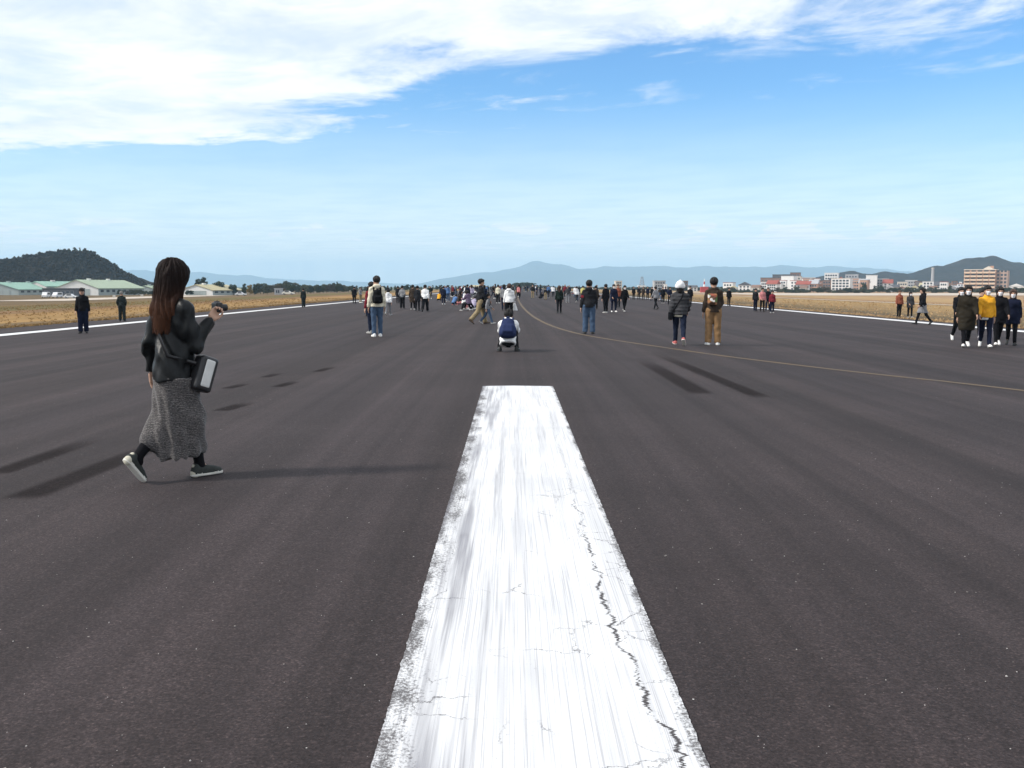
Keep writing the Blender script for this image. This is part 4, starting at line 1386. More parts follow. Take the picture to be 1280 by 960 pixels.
POSES = {
    'stand': fk(),
    'stand_b': fk(lean=2, legs=((2, 2), (6, 10)), arms=((12, 9, 35, 20), (-5, 10, 14, 0)), step_w=0.12),
    'pockets': fk(lean=1, legs=((0, 2), (3, 4)), arms=((-12, 16, 38, 28), (-12, 16, 38, 28)), step_w=0.12),
    'walk': fk(lean=3, legs=((20, 4), (-18, 22)), arms=((-18, 7, 14, 0), (20, 7, 22, 4)), foot_pitch=(-8, 35)),
    'walk_b': fk(lean=3, legs=((-16, 26), (17, 5)), arms=((18, 8, 26, 6), (-16, 8, 14, 0)), foot_pitch=(38, -6)),
    'phone': fk(lean=3, legs=((3, 3), (-3, 3)), arms=((38, 8, 92, 30), (34, 10, 96, 34)), step_w=0.11),
    'crouch': fk(lean=34, legs=((116, 155), (116, 155)), arms=((56, 5, 46, 22), (56, 5, 46, 22)), step_w=0.19),
    'sit': fk(lean=14, legs=((92, 58), (86, 66)), arms=((40, 10, 55, 20), (36, 12, 60, 24)), step_w=0.13),
    'hero': fk(lean=2, legs=((14, 4), (-6, 40)), arms=((14, 9, 126, 10), (-14, 20, 24, 10)), foot_pitch=(0, 48), step_w=0.075),
}


def noise3(amp, fx, fy, fz, ph=0.0):
    return lambda X, Y, Z: amp * (np.sin(fx * X + 3.1 * np.sin(fz * 0.37 * Z + ph) + ph) * np.sin(fz * Z + 2.3 * np.sin(fx * 0.41 * X + fy * 0.5 * Y)) + 0.5 * np.sin(fy * 1.7 * Y + fz * 1.3 * Z + 2 * np.sin(fx * X)))


# ---- heads, hands, shoes and hair are made once
def make_head():
    s = SDF((-0.13, -0.15, -0.22), (0.13, 0.16, 0.15), 0.0068)
    s.ell((0, -0.018, 0.030), (0.074, 0.094, 0.092), 0.0)
    s.cone((0, 0.030, -0.005), (0, 0.045, -0.080), 0.062, 0.036, 0.03)
    s.cone((-0.032, 0.02, -0.055), (0.032, 0.02, -0.055), 0.042, 0.042, 0.02)
    s.cone((0, 0.082, 0.018), (0, 0.100, -0.022), 0.009, 0.0135, 0.014)
    s.cone((-0.045, 0.062, 0.030), (0.045, 0.062, 0.030), 0.017, 0.017, 0.015)
    for e in (-1, 1):
        s.ell((e * 0.076, -0.012, -0.008), (0.011, 0.022, 0.032), 0.008)
        s.ell((e * 0.032, 0.094, 0.006), (0.018, 0.016, 0.010), 0.012, sub=True)
        s.ell((e * 0.032, 0.0765, 0.006), (0.0125, 0.0125, 0.0105), 0.002, mid=1)
    s.cone((-0.016, 0.079, -0.052), (0.016, 0.079, -0.052), 0.0075, 0.0075, 0.004, mid=2)
    s.cone((0, -0.025, -0.06), (0, -0.032, -0.17), 0.052, 0.056, 0.03)
    return s.surf()


def make_hand(curl, spread=1.0):
    """right hand: wrist at the origin, fingers towards -Z, palm towards -X, thumb side +Y"""
    s = SDF((-0.10, -0.07, -0.22), (0.05, 0.10, 0.05), 0.0052)
    s.cone((0, 0, 0.035), (0, 0.002, -0.02), 0.026, 0.024, 0.0, sx=0.85)
    s.rbox((0, 0.002, -0.058), (0.004, 0.028, 0.030), 0.011, 0.02)
    for y, ln, st in ((0.030, 0.070, -0.092), (0.011, 0.078, -0.097), (-0.009, 0.072, -0.094), (-0.028, 0.056, -0.088)):
        p = np.array((0.0, y, st))
        an = 0.0
        r = 0.0092
        for frac in (0.45, 0.31, 0.24):
            an += R(curl)
            q = p + ln * frac * np.array((-math.sin(an), y * 0.12 / 0.03 * 0.35 * spread, -math.cos(an)))
            s.cone(p, q, r, r * 0.92, 0.004)
            p, r = q, r * 0.92
    p0, p1, p2, p3 = (-0.006, 0.020, -0.025), (-0.014, 0.044, -0.052), (-0.020, 0.053, -0.080), (-0.026, 0.052, -0.102)
    s.cone(p0, p1, 0.014, 0.0115, 0.015)
    s.cone(p1, p2, 0.0112, 0.010, 0.004)
    s.cone(p2, p3, 0.010, 0.0085, 0.004)
    return s.surf()


HEAD = make_head()
HAND = {'relaxed': make_hand(16), 'grip': make_hand(48, 0.3)}


def hand_frame(fa, side, roll=0.0):
    zz = -np.array(fa) / np.linalg.norm(fa)
    fwd = np.array((0.0, 1.0, 0.0)) if abs(zz[1]) < 0.8 else np.array((0.0, 0.0, 1.0))
    if roll:
        fwd = np.array((-math.sin(R(roll)) * side, math.cos(R(roll)), 0.0)) if abs(zz[1]) < 0.8 else np.array((-math.sin(R(roll)) * side, 0.0, math.cos(R(roll))))
    y = fwd - zz * (fwd @ zz)
    y /= np.linalg.norm(y)
    x = np.cross(y, zz)
    return np.stack([x, y, zz], 1)


def rot_z(a):
    c, s = math.cos(a), math.sin(a)
    return np.array(((c, -s, 0), (s, c, 0), (0, 0, 1)))


def rot_x(a):
    c, s = math.cos(a), math.sin(a)
    return np.array(((1, 0, 0), (0, c, -s), (0, s, c)))


def head_rot(pose, turn=0.0, nod=0.0):
    extra = {'crouch': -18, 'phone': -14, 'hero': -4}.get(pose, 0) + nod
    return rot_z(R(-turn)) @ rot_x(R(extra)) * 1.09


CACHE = {}


def body_mesh(pose, turn=0.0, nod=0.0, vox=0.024, hands=('relaxed', 'relaxed'), rolls=(0, 0)):
    key = ('body', pose, turn, nod, hands, rolls)
    if key in CACHE:
        return CACHE[key]
    J, S = POSES[pose]
    lo, hi = bounds(J, 0.2)
    s = SDF(lo, hi, vox)
    s.cone(J['pelvis'] + (0, 0, 0.01), J['waist'], 0.112, 0.108, 0.03, sx=1.05, sy=0.78)
    s.cone(J['waist'], J['chest'], 0.118, 0.140, 0.04, sx=1.05, sy=0.76)
    s.cone(J['chest'], J['neck'] + (0, 0, -0.06), 0.140, 0.085, 0.04, sx=1.05, sy=0.72)
    s.cone(J['neck'] + (0, 0, -0.05), J['head'] + (0, -0.01, -0.02), 0.056, 0.05, 0.03)
    for q in 'RL':
        s.cone(J['hip' + q] * (0.8, 1, 1), J['knee' + q], 0.072, 0.054, 0.03)
        s.cone(J['knee' + q], J['ank' + q], 0.055, 0.038, 0.02)
        s.cone(J['ank' + q], J['ank' + q] + 0.5 * (J['toe' + q] - J['ank' + q]), 0.034, 0.020, 0.01)
        s.cone(J['sh' + q], J['el' + q], 0.052, 0.040, 0.04)
        s.cone(J['el' + q], J['wr' + q], 0.040, 0.027, 0.02)
    V, F, fm = s.surf()
    fm = np.zeros(len(F), dtype=int)
    parts = [(V, F, fm)]
    Hm = head_rot(pose, turn, nod)
    parts.append((HEAD[0] @ Hm.T + J['head'], HEAD[1], HEAD[2].astype(int)))
    for q, sd, hk, rl in (('R', 1, hands[0], rolls[0]), ('L', -1, hands[1], rolls[1])):
        hv_, hf, _ = HAND[hk]
        P = hv_ * np.array((sd, 1, 1))
        f2 = hf if sd > 0 else hf[:, ::-1]
        parts.append((P @ hand_frame(S['fa' + q], sd, rl).T + J['wr' + q], f2, np.zeros(len(hf), dtype=int)))
    VV, FF, MM, o = [], [], [], 0
    for v_, f_, m_ in parts:
        VV.append(v_)
        FF.append(f_ + o)
        MM.append(m_)
        o += len(v_)
    CACHE[key] = np_mesh('body', np.concatenate(VV), np.concatenate(FF), np.concatenate(MM))
    return CACHE[key]


def top_mesh(pose, style, vox=0.017):
    key = ('top', pose, style)
    if key in CACHE:
        return CACHE[key]
    J, S = POSES[pose]
    lo, hi = bounds(J, 0.24)
    s = SDF(lo, hi, vox)
    puff = {'jacket': 0.020, 'hoodie': 0.026, 'coat': 0.028, 'longcoat': 0.03, 'puffer': 0.034, 'shirt': 0.012}[style]
    hem = {'jacket': -0.06, 'hoodie': -0.05, 'coat': -0.24, 'longcoat': -0.42, 'puffer': -0.07, 'shirt': -0.02}[style]
    low = pose in ('crouch', 'sit')
    if low:
        hem = -0.05
    s.cone(J['pelvis'] + (0, 0, 0.02), J['waist'], 0.138 + puff, 0.128 + puff, 0.05, sx=1.05, sy=0.80)
    s.cone(J['waist'], J['chest'], 0.128 + puff, 0.142 + puff, 0.05, sx=1.06, sy=0.78)
    s.cone(J['chest'], J['neck'] + (0, 0, -0.07), 0.142 + puff, 0.088 + puff * 0.6, 0.05, sx=1.05, sy=0.74)
    if low:
        axn = J['neck'] - J['pelvis']
        axn = axn / np.linalg.norm(axn)
        s.cone(J['pelvis'], J['pelvis'] - axn * 0.06, 0.145 + puff, 0.145 + puff, 0.03, sx=1.05, sy=0.86)
        s.cut(J['pelvis'] - axn * 0.085, -axn, (J['pelvis'] - 0.4, J['pelvis'] + 0.4))
    if not low:
        if style in ('coat', 'longcoat'):
            for q in 'RL':
                s.cone(J['hip' + q], J['hip' + q] * 0.3 + J['knee' + q] * 0.7 + (0, 0, -0.05), 0.10 + puff, 0.105 + puff, 0.10)
            s.cone(J['pelvis'], J['pelvis'] + (0, 0, hem - 0.05), 0.14 + puff, 0.15 + puff, 0.06, sx=1.05, sy=0.9)
        else:
            s.cone(J['pelvis'] + (0, 0, 0.05), J['pelvis'] + (0, 0, hem - 0.06), 0.15 + puff, 0.15 + puff, 0.04, sx=1.08, sy=0.94)
        s.cut(J['pelvis'] + (0, 0, hem), (0, 0, -1))
        if style == 'hoodie' or style == 'puffer':
            s.cone(J['pelvis'] + (-0.03, 0, hem + 0.025), J['pelvis'] + (0.03, 0, hem + 0.025), 0.115 + puff * 0.4, 0.115 + puff * 0.4, 0.015, sy=0.9)
            s.cut(J['pelvis'] + (0, 0, hem - 0.01), (0, 0, -1))
    for q in 'RL':
        s.cone(J['sh' + q] + (0, 0, -0.004), J['el' + q], 0.056 + puff * .8, 0.044 + puff * .9, 0.06)
        wr = J['wr' + q] - 0.008 * S['fa' + q]
        s.cone(J['el' + q], wr, 0.046 + puff, 0.036 + puff * 0.55, 0.02)
        r = 0.10
        s.cut(wr, S['fa' + q], (wr - r, wr + r))
    if style in ('hoodie', 'puffer', 'coat', 'jacket', 'longcoat'):
        s.cone(J['neck'] + (-0.02, -0.005, -0.015), J['neck'] + (0.02, -0.005, -0.015), 0.073, 0.073, 0.02, sy=0.95)
        s.cut(J['neck'] + (0, 0, 0.035), (0, -0.25, 1))
    if style == 'hoodie':
        s.cone(J['neck'] + (-0.055, -0.085, -0.005), J['neck'] + (0.055, -0.085, -0.005), 0.058, 0.058, 0.03)
        s.cone(J['neck'] + (0, -0.11, -0.02), J['neck'] + (0, -0.12, -0.12), 0.055, 0.02, 0.03, sx=1.6)
    s.warp(noise3(0.0065, 21, 19, 24, len(style) * 0.7))
    if style == 'puffer':
        s.warp(lambda X, Y, Z: 0.006 * np.cos(Z * 62) + 0 * X + 0 * Y)
    CACHE[key] = s.mesh('top', False)
    return CACHE[key]


def legs_mesh(pose, style, vox=0.017):
    key = ('legs', pose, style)
    if key in CACHE:
        return CACHE[key]
    J, S = POSES[pose]
    lo, hi = bounds(J, 0.22)
    s = SDF(lo, hi, vox)
    w_ = {'jeans': 0.010, 'wide': 0.028, 'slim': 0.004, 'skirt': 0.02}[style]
    s.cone(J['pelvis'] + (-0.03, 0, 0.0), J['pelvis'] + (0.03, 0, 0.0), 0.125 + w_, 0.125 + w_, 0.03, sy=0.88)
    s.cone(J['pelvis'], J['waist'], 0.13 + w_ * .6, 0.115 + w_ * .4, 0.03, sx=1.05, sy=0.8)
    for q in 'RL':
        an = J['ank' + q]
        kn = J['knee' + q]
        s.cone(J['hip' + q], kn, 0.093 + w_, 0.064 + w_, 0.03)
        s.cone(kn, an, 0.063 + w_, 0.046 + w_ * 1.3, 0.02)
        dn = (an - kn) / np.linalg.norm(an - kn)
        r = 0.13
        e = an + dn * 0.02
        s.cut(e, dn, (e - (r, r, r) + dn * 0.05, e + (r, r, r) + dn * 0.05))
    s.warp(noise3(0.0055, 24, 22, 20, 1.0))
    CACHE[key] = s.mesh('trousers', False)
    return CACHE[key]


def skirt_mesh(pose, hem, w0, w1, vox=0.014, folds=9, top=None):
    key = ('skirt', pose, hem, w0, w1)
    if key in CACHE:
        return CACHE[key]
    J, S = POSES[pose]
    lo, hi = bounds(J, 0.25)
    s = SDF(lo, hi, vox)
    p = J['pelvis']
    zt = p[2]
    s.cone(J['waist'], p, w0 - 0.012, w0 + 0.022, 0.04, sx=1.05, sy=0.84)
    c1 = np.array((0, 0.02, hem - 0.06))
    s.cone(p, c1, w0 + 0.022, w1, 0.05, sx=0.95, sy=1.0)
    for q in 'RL':
        s.cone(J['hip' + q], J['knee' + q], 0.105, 0.095, 0.08)
        sh = J['knee' + q] + (J['ank' + q] - J['knee' + q]) * 0.55
        s.cone(J['knee' + q], sh, 0.095, 0.085, 0.10)
    s.cut((0, 0, hem), (0, 0.06, -1))
    s.cut(J['waist'] + (0, 0, 0.05) if top is None else J['pelvis'] + (0, 0, top), (0, 0, 1))

    def fold(X, Y, Z):
        a = np.arctan2(Y - 0.02, X)
        g = np.clip((zt - Z) / (zt - hem), 0, 1.1)
        return g * 0.011 * np.sin(folds * a + 2.2 * np.sin(2 * a + 4 * Z)) + 0.0045 * np.sin(31 * Z + 6 * a + 3 * np.sin(14 * X))
    s.warp(fold)
    CACHE[key] = s.mesh('skirt', False)
    return CACHE[key]


def shoe_surf():
    """right shoe: ankle at the origin, toe towards +Y, sole at z = -0.085; 0 upper, 1 sole, 2 laces"""
    s = SDF((-0.08, -0.12, -0.12), (0.09, 0.24, 0.05), 0.0075)
    s.cone((0.002, -0.038, -0.045), (0.012, 0.12, -0.056), 0.042, 0.036, 0.02, sx=0.95)
    s.cone((0.012, 0.12, -0.054), (0.016, 0.165, -0.060), 0.038, 0.030, 0.02, sx=1.1)
    s.cone((0, -0.028, -0.05), (0, -0.026, -0.005), 0.042, 0.038, 0.03)
    s.cone((0.004, 0.02, -0.03), (0.008, 0.07, -0.042), 0.036, 0.034, 0.03)
    s.cut((0, 0, -0.062), (0, 0, -1))
    s.cone((0.002, -0.042, -0.070), (0.014, 0.165, -0.070), 0.043, 0.041, 0.006, sx=1.02, mid=1)
    s.cut((0, 0, -0.085), (0, 0, -1))
    s.cut((0, 0, 0.012), (0, 0.2, 1))
    for k in range(3):
        s.cone((-0.014 + 0.006, 0.045 + 0.022 * k, -0.004 - 0.009 * k), (0.026, 0.045 + 0.022 * k, -0.004 - 0.009 * k), 0.006, 0.006, 0.003, mid=2)
    V, F, fm = s.surf()
    zc_ = V[F].mean(1)[:, 2]
    fm = np.where(zc_ < -0.060, 1, np.where(fm == 2, 2, 0))
    return V, F, fm


_sv, _sf, _sm = shoe_surf()
SHOE = {1: np_mesh('shoe', _sv, _sf, _sm), -1: np_mesh('shoe', _sv * np.array((-1, 1, 1)), _sf[:, ::-1], _sm)}


def hair_mesh(style):
    key = ('hair', style)
    if key in CACHE:
        return CACHE[key]
    s = SDF((-0.19, -0.22, -0.46), (0.19, 0.18, 0.20), 0.0085)
    if style in ('short', 'bob', 'long', 'hero', 'pony'):
        s.ell((0, -0.022, 0.040), (0.095, 0.113, 0.106), 0.0)
        if style == 'bob':
            s.cone((0, -0.03, 0.02), (0, -0.035, -0.10), 0.095, 0.088, 0.03)
        if style == 'long':
            s.cone((0, -0.035, 0.02), (0, -0.07, -0.26), 0.092, 0.060, 0.04, sx=1.05, sy=0.85)
        if style == 'hero':
            s.ell((0, -0.026, 0.045), (0.104, 0.116, 0.108), 0.03)
            s.cone((0, -0.030, 0.02), (-0.01, -0.080, -0.22), 0.112, 0.108, 0.04, sx=1.08, sy=0.85)
            s.cone((-0.01, -0.085, -0.22), (-0.02, -0.108, -0.38), 0.098, 0.045, 0.05, sx=1.15, sy=0.62)
        if style == 'pony':
            s.cone((0, -0.12, 0.05), (0, -0.15, -0.12), 0.034, 0.018, 0.02)
        if style in ('short', 'pony'):
            s.cut((0, -0.06, -0.035), (0, 0.62, -1), ((-0.2, -0.2, -0.2), (0.2, 0.2, 0.06)))
        s.ell((0, 0.105, -0.045), (0.066, 0.085, 0.105), 0.02, sub=True)
        s.cone((-0.042, 0.058, 0.074), (0.042, 0.058, 0.074), 0.034, 0.034, 0.02)
        amp = 0.008 if style != 'hero' else 0.0075

        def strands(X, Y, Z):
            a = np.arctan2(Y + 0.02, X)
            return amp * np.sin(15 * a + 3.0 * np.sin(Z * 13 + 3 * a)) * np.cos(Z * 9 + 2) + 0.002 * np.sin(45 * a + Z * 18)
        s.warp(strands)
    elif style == 'beanie':
        s.ell((0, -0.020, 0.048), (0.106, 0.126, 0.118), 0.0)
        s.cut((0, 0, 0.012), (0, 0.12, -1))
        s.cone((-0.02, -0.018, 0.022), (0.02, -0.018, 0.022), 0.100, 0.100, 0.006, sy=1.2)
        s.cut((0, 0, -0.012), (0, 0.12, -1))
        s.cut((0, 0, 0.165), (0, 0, 1))
        s.ell((0, -0.03, 0.165), (0.026, 0.026, 0.026), 0.02)
        s.warp(lambda X, Y, Z: 0.0025 * np.sin(38 * np.arctan2(Y, X)) + 0 * Z)
    elif style == 'cap':
        s.ell((0, -0.020, 0.045), (0.090, 0.110, 0.100), 0.0)
        s.cut((0, 0, 0.035), (0, 0.05, -1))
        s.cone((-0.03, 0.10, 0.040), (0.03, 0.10, 0.040), 0.055, 0.055, 0.01, sy=1.3)
        s.cut((0, 0.09, 0.052), (0, 0.2, 1), ((-0.12, 0.085, 0.0), (0.12, 0.19, 0.12)))
        s.cut((0, 0, 0.030), (0, 0.05, -1))
    elif style == 'hat':
        s.ell((0, -0.018, 0.05), (0.092, 0.108, 0.105), 0.0)
        s.cut((0, 0, 0.03), (0, 0, -1))
        s.ell((0, -0.012, 0.036), (0.155, 0.165, 0.022), 0.02)
    elif style == 'mask':
        s.cone((0, 0.035, -0.012), (0, 0.045, -0.075), 0.066, 0.047, 0.0)
        s.cone((0, 0.088, -0.012), (0, 0.098, -0.035), 0.016, 0.020, 0.03)
        s.cut((0, 0, 0.0), (0, 0.1, 1))
        s.cut((0, 0.018, 0), (0, -1, 0))
        s.warp(lambda X, Y, Z: 0.002 * np.sin(Z * 260) + 0 * X + 0 * Y)
    CACHE[key] = s.mesh('hair', False)
    return CACHE[key]


def backpack_surf():
    """worn on the back: y = 0 touches the back, z = 0 its middle"""
    s = SDF((-0.25, -0.34, -0.40), (0.25, 0.40, 0.42), 0.0135)
    s.cone((0, -0.09, -0.11), (0, -0.08, 0.09), 0.115, 0.092, 0.03, sx=1.3, sy=0.8)
    s.rbox((0, -0.10, -0.11), (0.09, 0.03, 0.06), 0.05, 0.04)
    s.rbox((0, -0.185, -0.10), (0.07, 0.012, 0.06), 0.025, 0.02)
    s.cone((-0.03, -0.10, 0.20), (0.03, -0.10, 0.20), 0.012, 0.012, 0.01)
    s.cone((-0.05, -0.147, 0.06), (0.05, -0.147, 0.06), 0.012, 0.012, 0.012)
    return s


_b = backpack_surf()
BACKPACK = _b.mesh('bag', False)


def strap_path(pts, w_=0.022, th=0.006, name='strap'):
    """flat band along points, each with an outward normal"""
    v, f = [], []
    P = [np.array(p[0], float) for p in pts]
    N = [np.array(p[1], float) / np.linalg.norm(p[1]) for p in pts]
    for i in range(len(P)):
        t = P[min(i + 1, len(P) - 1)] - P[max(i - 1, 0)]
        t /= np.linalg.norm(t)
        b_ = np.cross(t, N[i])
        b_ /= np.linalg.norm(b_)
        for a_, c_ in ((-1, 0), (1, 0), (1, 1), (-1, 1)):
            v.append(P[i] + b_ * w_ * a_ + N[i] * th * c_)
    for i in range(len(P) - 1):
        for q in range(4):
            f.append((4 * i + q, 4 * i + (q + 1) % 4, 4 * i + 4 + (q + 1) % 4, 4 * i + 4 + q))
    return np_mesh(name, v, f)


# ---- cloth, skin, hair materials
def cloth(name, c, rough=0.9, weave=220.0, bump=0.25, sheen=0.0, var=0.16):
    return mat(name, c, rough, var, 26.0, bump, weave, spec=0.1, sheen=sheen, bdist=0.002)


SKIN = mat('skin', (0.46, 0.28, 0.20), 0.55, 0.08, 20.0, 0.1, 160.0, spec=0.35, bdist=0.001)
LIP = mat('lips', (0.42, 0.17, 0.15), 0.5, 0.1, 30.0)
EYE = mat('eye', (0.06, 0.045, 0.04), 0.2, 0.1, 30.0, spec=0.6)
HAIRS = {'black': mat('black_hair', (0.014, 0.012, 0.012), 0.45, 0.35, 60.0, 0.4, 120.0, spec=0.2, stretch=(5, 5, .5)),
         'brown': mat('brown_hair', (0.050, 0.024, 0.015), 0.45, 0.4, 50.0, 0.4, 120.0, spec=0.4, stretch=(5, 5, .5)),
         'grey': mat('grey_hair', (0.20, 0.19, 0.18), 0.5, 0.3, 60.0, 0.4, 120.0, stretch=(5, 5, .5))}
CL = {k: cloth(k + '_cloth', c) for k, c in {
    'black': (0.008, 0.008, 0.010), 'charcoal': (0.018, 0.018, 0.021), 'navy': (0.010, 0.013, 0.030), 'jean': (0.060, 0.095, 0.155), 'darkjean': (0.013, 0.018, 0.036), 'cream': (0.66, 0.61, 0.48),
    'white': (0.78, 0.78, 0.78), 'grey': (0.22, 0.22, 0.23), 'dkgrey': (0.050, 0.050, 0.054), 'olive': (0.024, 0.020, 0.014), 'brown': (0.042, 0.031, 0.024), 'tan': (0.25, 0.15, 0.075), 'khaki': (0.28, 0.22, 0.13),
    'green': (0.012, 0.020, 0.016), 'red': (0.17, 0.020, 0.030), 'orange': (0.75, 0.36, 0.03), 'pink': (0.50, 0.20, 0.20), 'purple': (0.13, 0.095, 0.15), 'blue': (0.10, 0.19, 0.37), 'rust': (0.24, 0.075, 0.045),
    'yellow': (0.62, 0.56, 0.20), 'uniform': (0.020, 0.026, 0.026), 'lilac': (0.42, 0.38, 0.50), 'navybag': (0.022, 0.032, 0.085)}.items()}
SHOEC = {'white': mat('white_shoe', (0.78, 0.77, 0.75), 0.6, 0.06, 30.0), 'black': mat('black_shoe', (0.02, 0.02, 0.02), 0.5, 0.2, 30.0), 'red': mat('red_shoe', (0.45, 0.11, 0.10), 0.6, 0.1, 30.0),
         'grey': mat('grey_shoe', (0.25, 0.25, 0.25), 0.6, 0.1, 30.0), 'brown': mat('brown_shoe', (0.10, 0.06, 0.035), 0.5, 0.1, 30.0)}
SOLE = {'white': mat('pale_sole', (0.68, 0.66, 0.60), 0.7, 0.08, 30.0), 'black': mat('dark_sole', (0.03, 0.03, 0.03), 0.8, 0.1, 30.0)}
MASKM = cloth('face_mask', (0.80, 0.80, 0.82), 0.8, 300.0, 0.1)


def np_to_matrix(R3, loc):
    M = Matrix([[R3[i][j] for j in range(3)] + [loc[i]] for i in range(3)] + [[0, 0, 0, 1]])
    return M


def person(px, py, heading, pose, height, top, legs, hair, shoes, label, group=None, turn=0.0, nod=0.0, mask=False, sole=None, hat=None, loc=None, hands=('relaxed', 'relaxed'), armband=None, girth=1.0, stripe=None, hem=None):
    """a figure standing where its feet show; heading 0 looks down the runway, 90 to the right, 180 at the camera"""
    g = loc if loc is not None else gnd(px, py)
    t = empty('person', (g.x, g.y, g.z + 0.001), R(-heading))
    sc_ = height / 1.72
    t.scale = (sc_ * girth, sc_ * girth, sc_)
    tag(t, label, 'person', group)
    J, S = POSES[pose]
    b_ = link('body', body_mesh(pose, turn, nod, hands=hands), t, [SKIN, EYE, LIP])
    if top:
        link({'jacket': 'jacket', 'hoodie': 'hoodie', 'coat': 'coat', 'longcoat': 'coat', 'puffer': 'jacket', 'shirt': 'shirt'}[top[0]], top_mesh(pose, top[0]), t, CL[top[1]] if isinstance(top[1], str) else top[1])
    if legs[0] == 'skirt':
        link('skirt', skirt_mesh(pose, 0.56, 0.13, 0.14), t, CL[legs[1]])
        link('tights', legs_mesh(pose, 'slim'), t, CL['black'])
    else:
        link('trousers', legs_mesh(pose, legs[0]), t, CL[legs[1]])
    Hm = np_to_matrix(head_rot(pose, turn, nod), J['head'])
    if hair:
        o = link('hair', hair_mesh(hair[0]), t, HAIRS[hair[1]])
        o.matrix_local = Hm
    if hat:
        o = link(hat[0] if hat[0] != 'beanie' else 'knit_hat', hair_mesh(hat[0]), t, CL[hat[1]])
        o.matrix_local = Hm
    if mask:
        o = link('face_mask', hair_mesh('mask'), t, MASKM)
        o.matrix_local = Hm
    sl = sole or ('white' if shoes in ('white', 'red', 'grey') else 'black')
    for q, sd in (('R', 1), ('L', -1)):
        o = link('shoe', SHOE[sd], t, [SHOEC[shoes], SOLE[sl], SHOEC['white'] if shoes != 'black' else SHOEC['black']])
        o.matrix_local = np_to_matrix(rot_z(R(-sd * 7)) @ rot_x(R(-S['foot' + q])), J['ank' + q])
    if armband:
        a_ = J['sh' + armband[0]] * 0.45 + J['el' + armband[0]] * 0.55
        d_ = (J['el' + armband[0]] - J['sh' + armband[0]])
        d_ /= np.linalg.norm(d_)
        MB().tube(a_ - d_ * .04, a_ + d_ * .04, 0.085, 0.082, 14).build('armband', CL[armband[1]], t)
    if stripe:
        for q, sd in (('R', 1), ('L', -1)):
            pts = []
            for A, B_, ra, rb in ((J['hip' + q], J['knee' + q], 0.104, 0.075), (J['knee' + q], J['ank' + q], 0.074, 0.062)):
                for f_ in (0.05, 0.5, 0.97):
                    c_ = A + (B_ - A) * f_
                    pts.append((c_ + np.array((sd * (ra + (rb - ra) * f_ + 0.004), 0, 0)), (sd, 0, 0)))
            link('side_stripe', strap_path(pts, 0.016, 0.006, 'side_stripe'), t, CL[stripe])
    if hem:
        p_ = J['pelvis']
        s = SDF(p_ - 0.3, p_ + 0.3, 0.017)
        s.cone(p_ + (0, 0, 0.05), p_ + (0, 0, -0.2), 0.155, 0.152, 0.0, sx=1.05, sy=0.84)
        s.cut(p_ + (0, 0, -0.04), (0, 0, 1))
        s.cut(p_ + (0, 0, -0.13), (0, 0, -1))
        link('shirt_hem', s.mesh('shirt_hem', False), t, CL[hem])
    return t


def on_person(t, pose, local, rot3=None):
    """place a carried thing, given in the wearer's own metres"""
    M = t.matrix_basis @ np_to_matrix(rot3 if rot3 is not None else np.eye(3), local)
    return M


def backpack(t, pose, material, label, k=1.0):
    J, S = POSES[pose]
    ld = J['neck'] - J['pelvis']
    lean = math.atan2(ld[1], ld[2])
    c_ = J['chest'] * 0.62 + J['waist'] * 0.38 if pose != 'crouch' else J['chest'] * 0.38 + J['waist'] * 0.62
    back = np.array((0, -math.cos(lean), math.sin(lean)))
    base = c_ + back * 0.135
    r3 = rot_x(-lean)
    o = empty('backpack')
    tag(o, label, 'backpack')
    o.matrix_basis = on_person(t, pose, base, r3)
    b_ = link('bag', BACKPACK, o, material)
    b_.scale = (k, k, k)
    inv = r3.T
    for q, sd in (('R', 1), ('L', -1)):
        sh = inv @ (J['sh' + q] * 0.62 + J['neck'] * 0.38 - base)
        x_ = sh[0]
        pts = [((x_, -0.03, sh[2] - 0.10), (0, -1, 0.3)), ((x_, 0.01, sh[2] + 0.02), (0, -.7, .7)), ((x_, 0.09, sh[2] + 0.085), (0, -.1, 1)), ((x_, 0.19, sh[2] + 0.04), (0, .7, .7)),
               ((x_ * 1.05, 0.275, sh[2] - 0.10), (0, 1, .2)), ((x_ * 1.2, 0.275, sh[2] - 0.25), (sd * .4, 1, 0)), ((x_ * 1.7, 0.17, sh[2] - 0.36), (sd, .3, 0)), ((x_ * 1.6, 0.0, sh[2] - 0.40), (sd, -.3, 0))]
        link('strap', strap_path(pts, 0.026, 0.010), o, material)
    return o


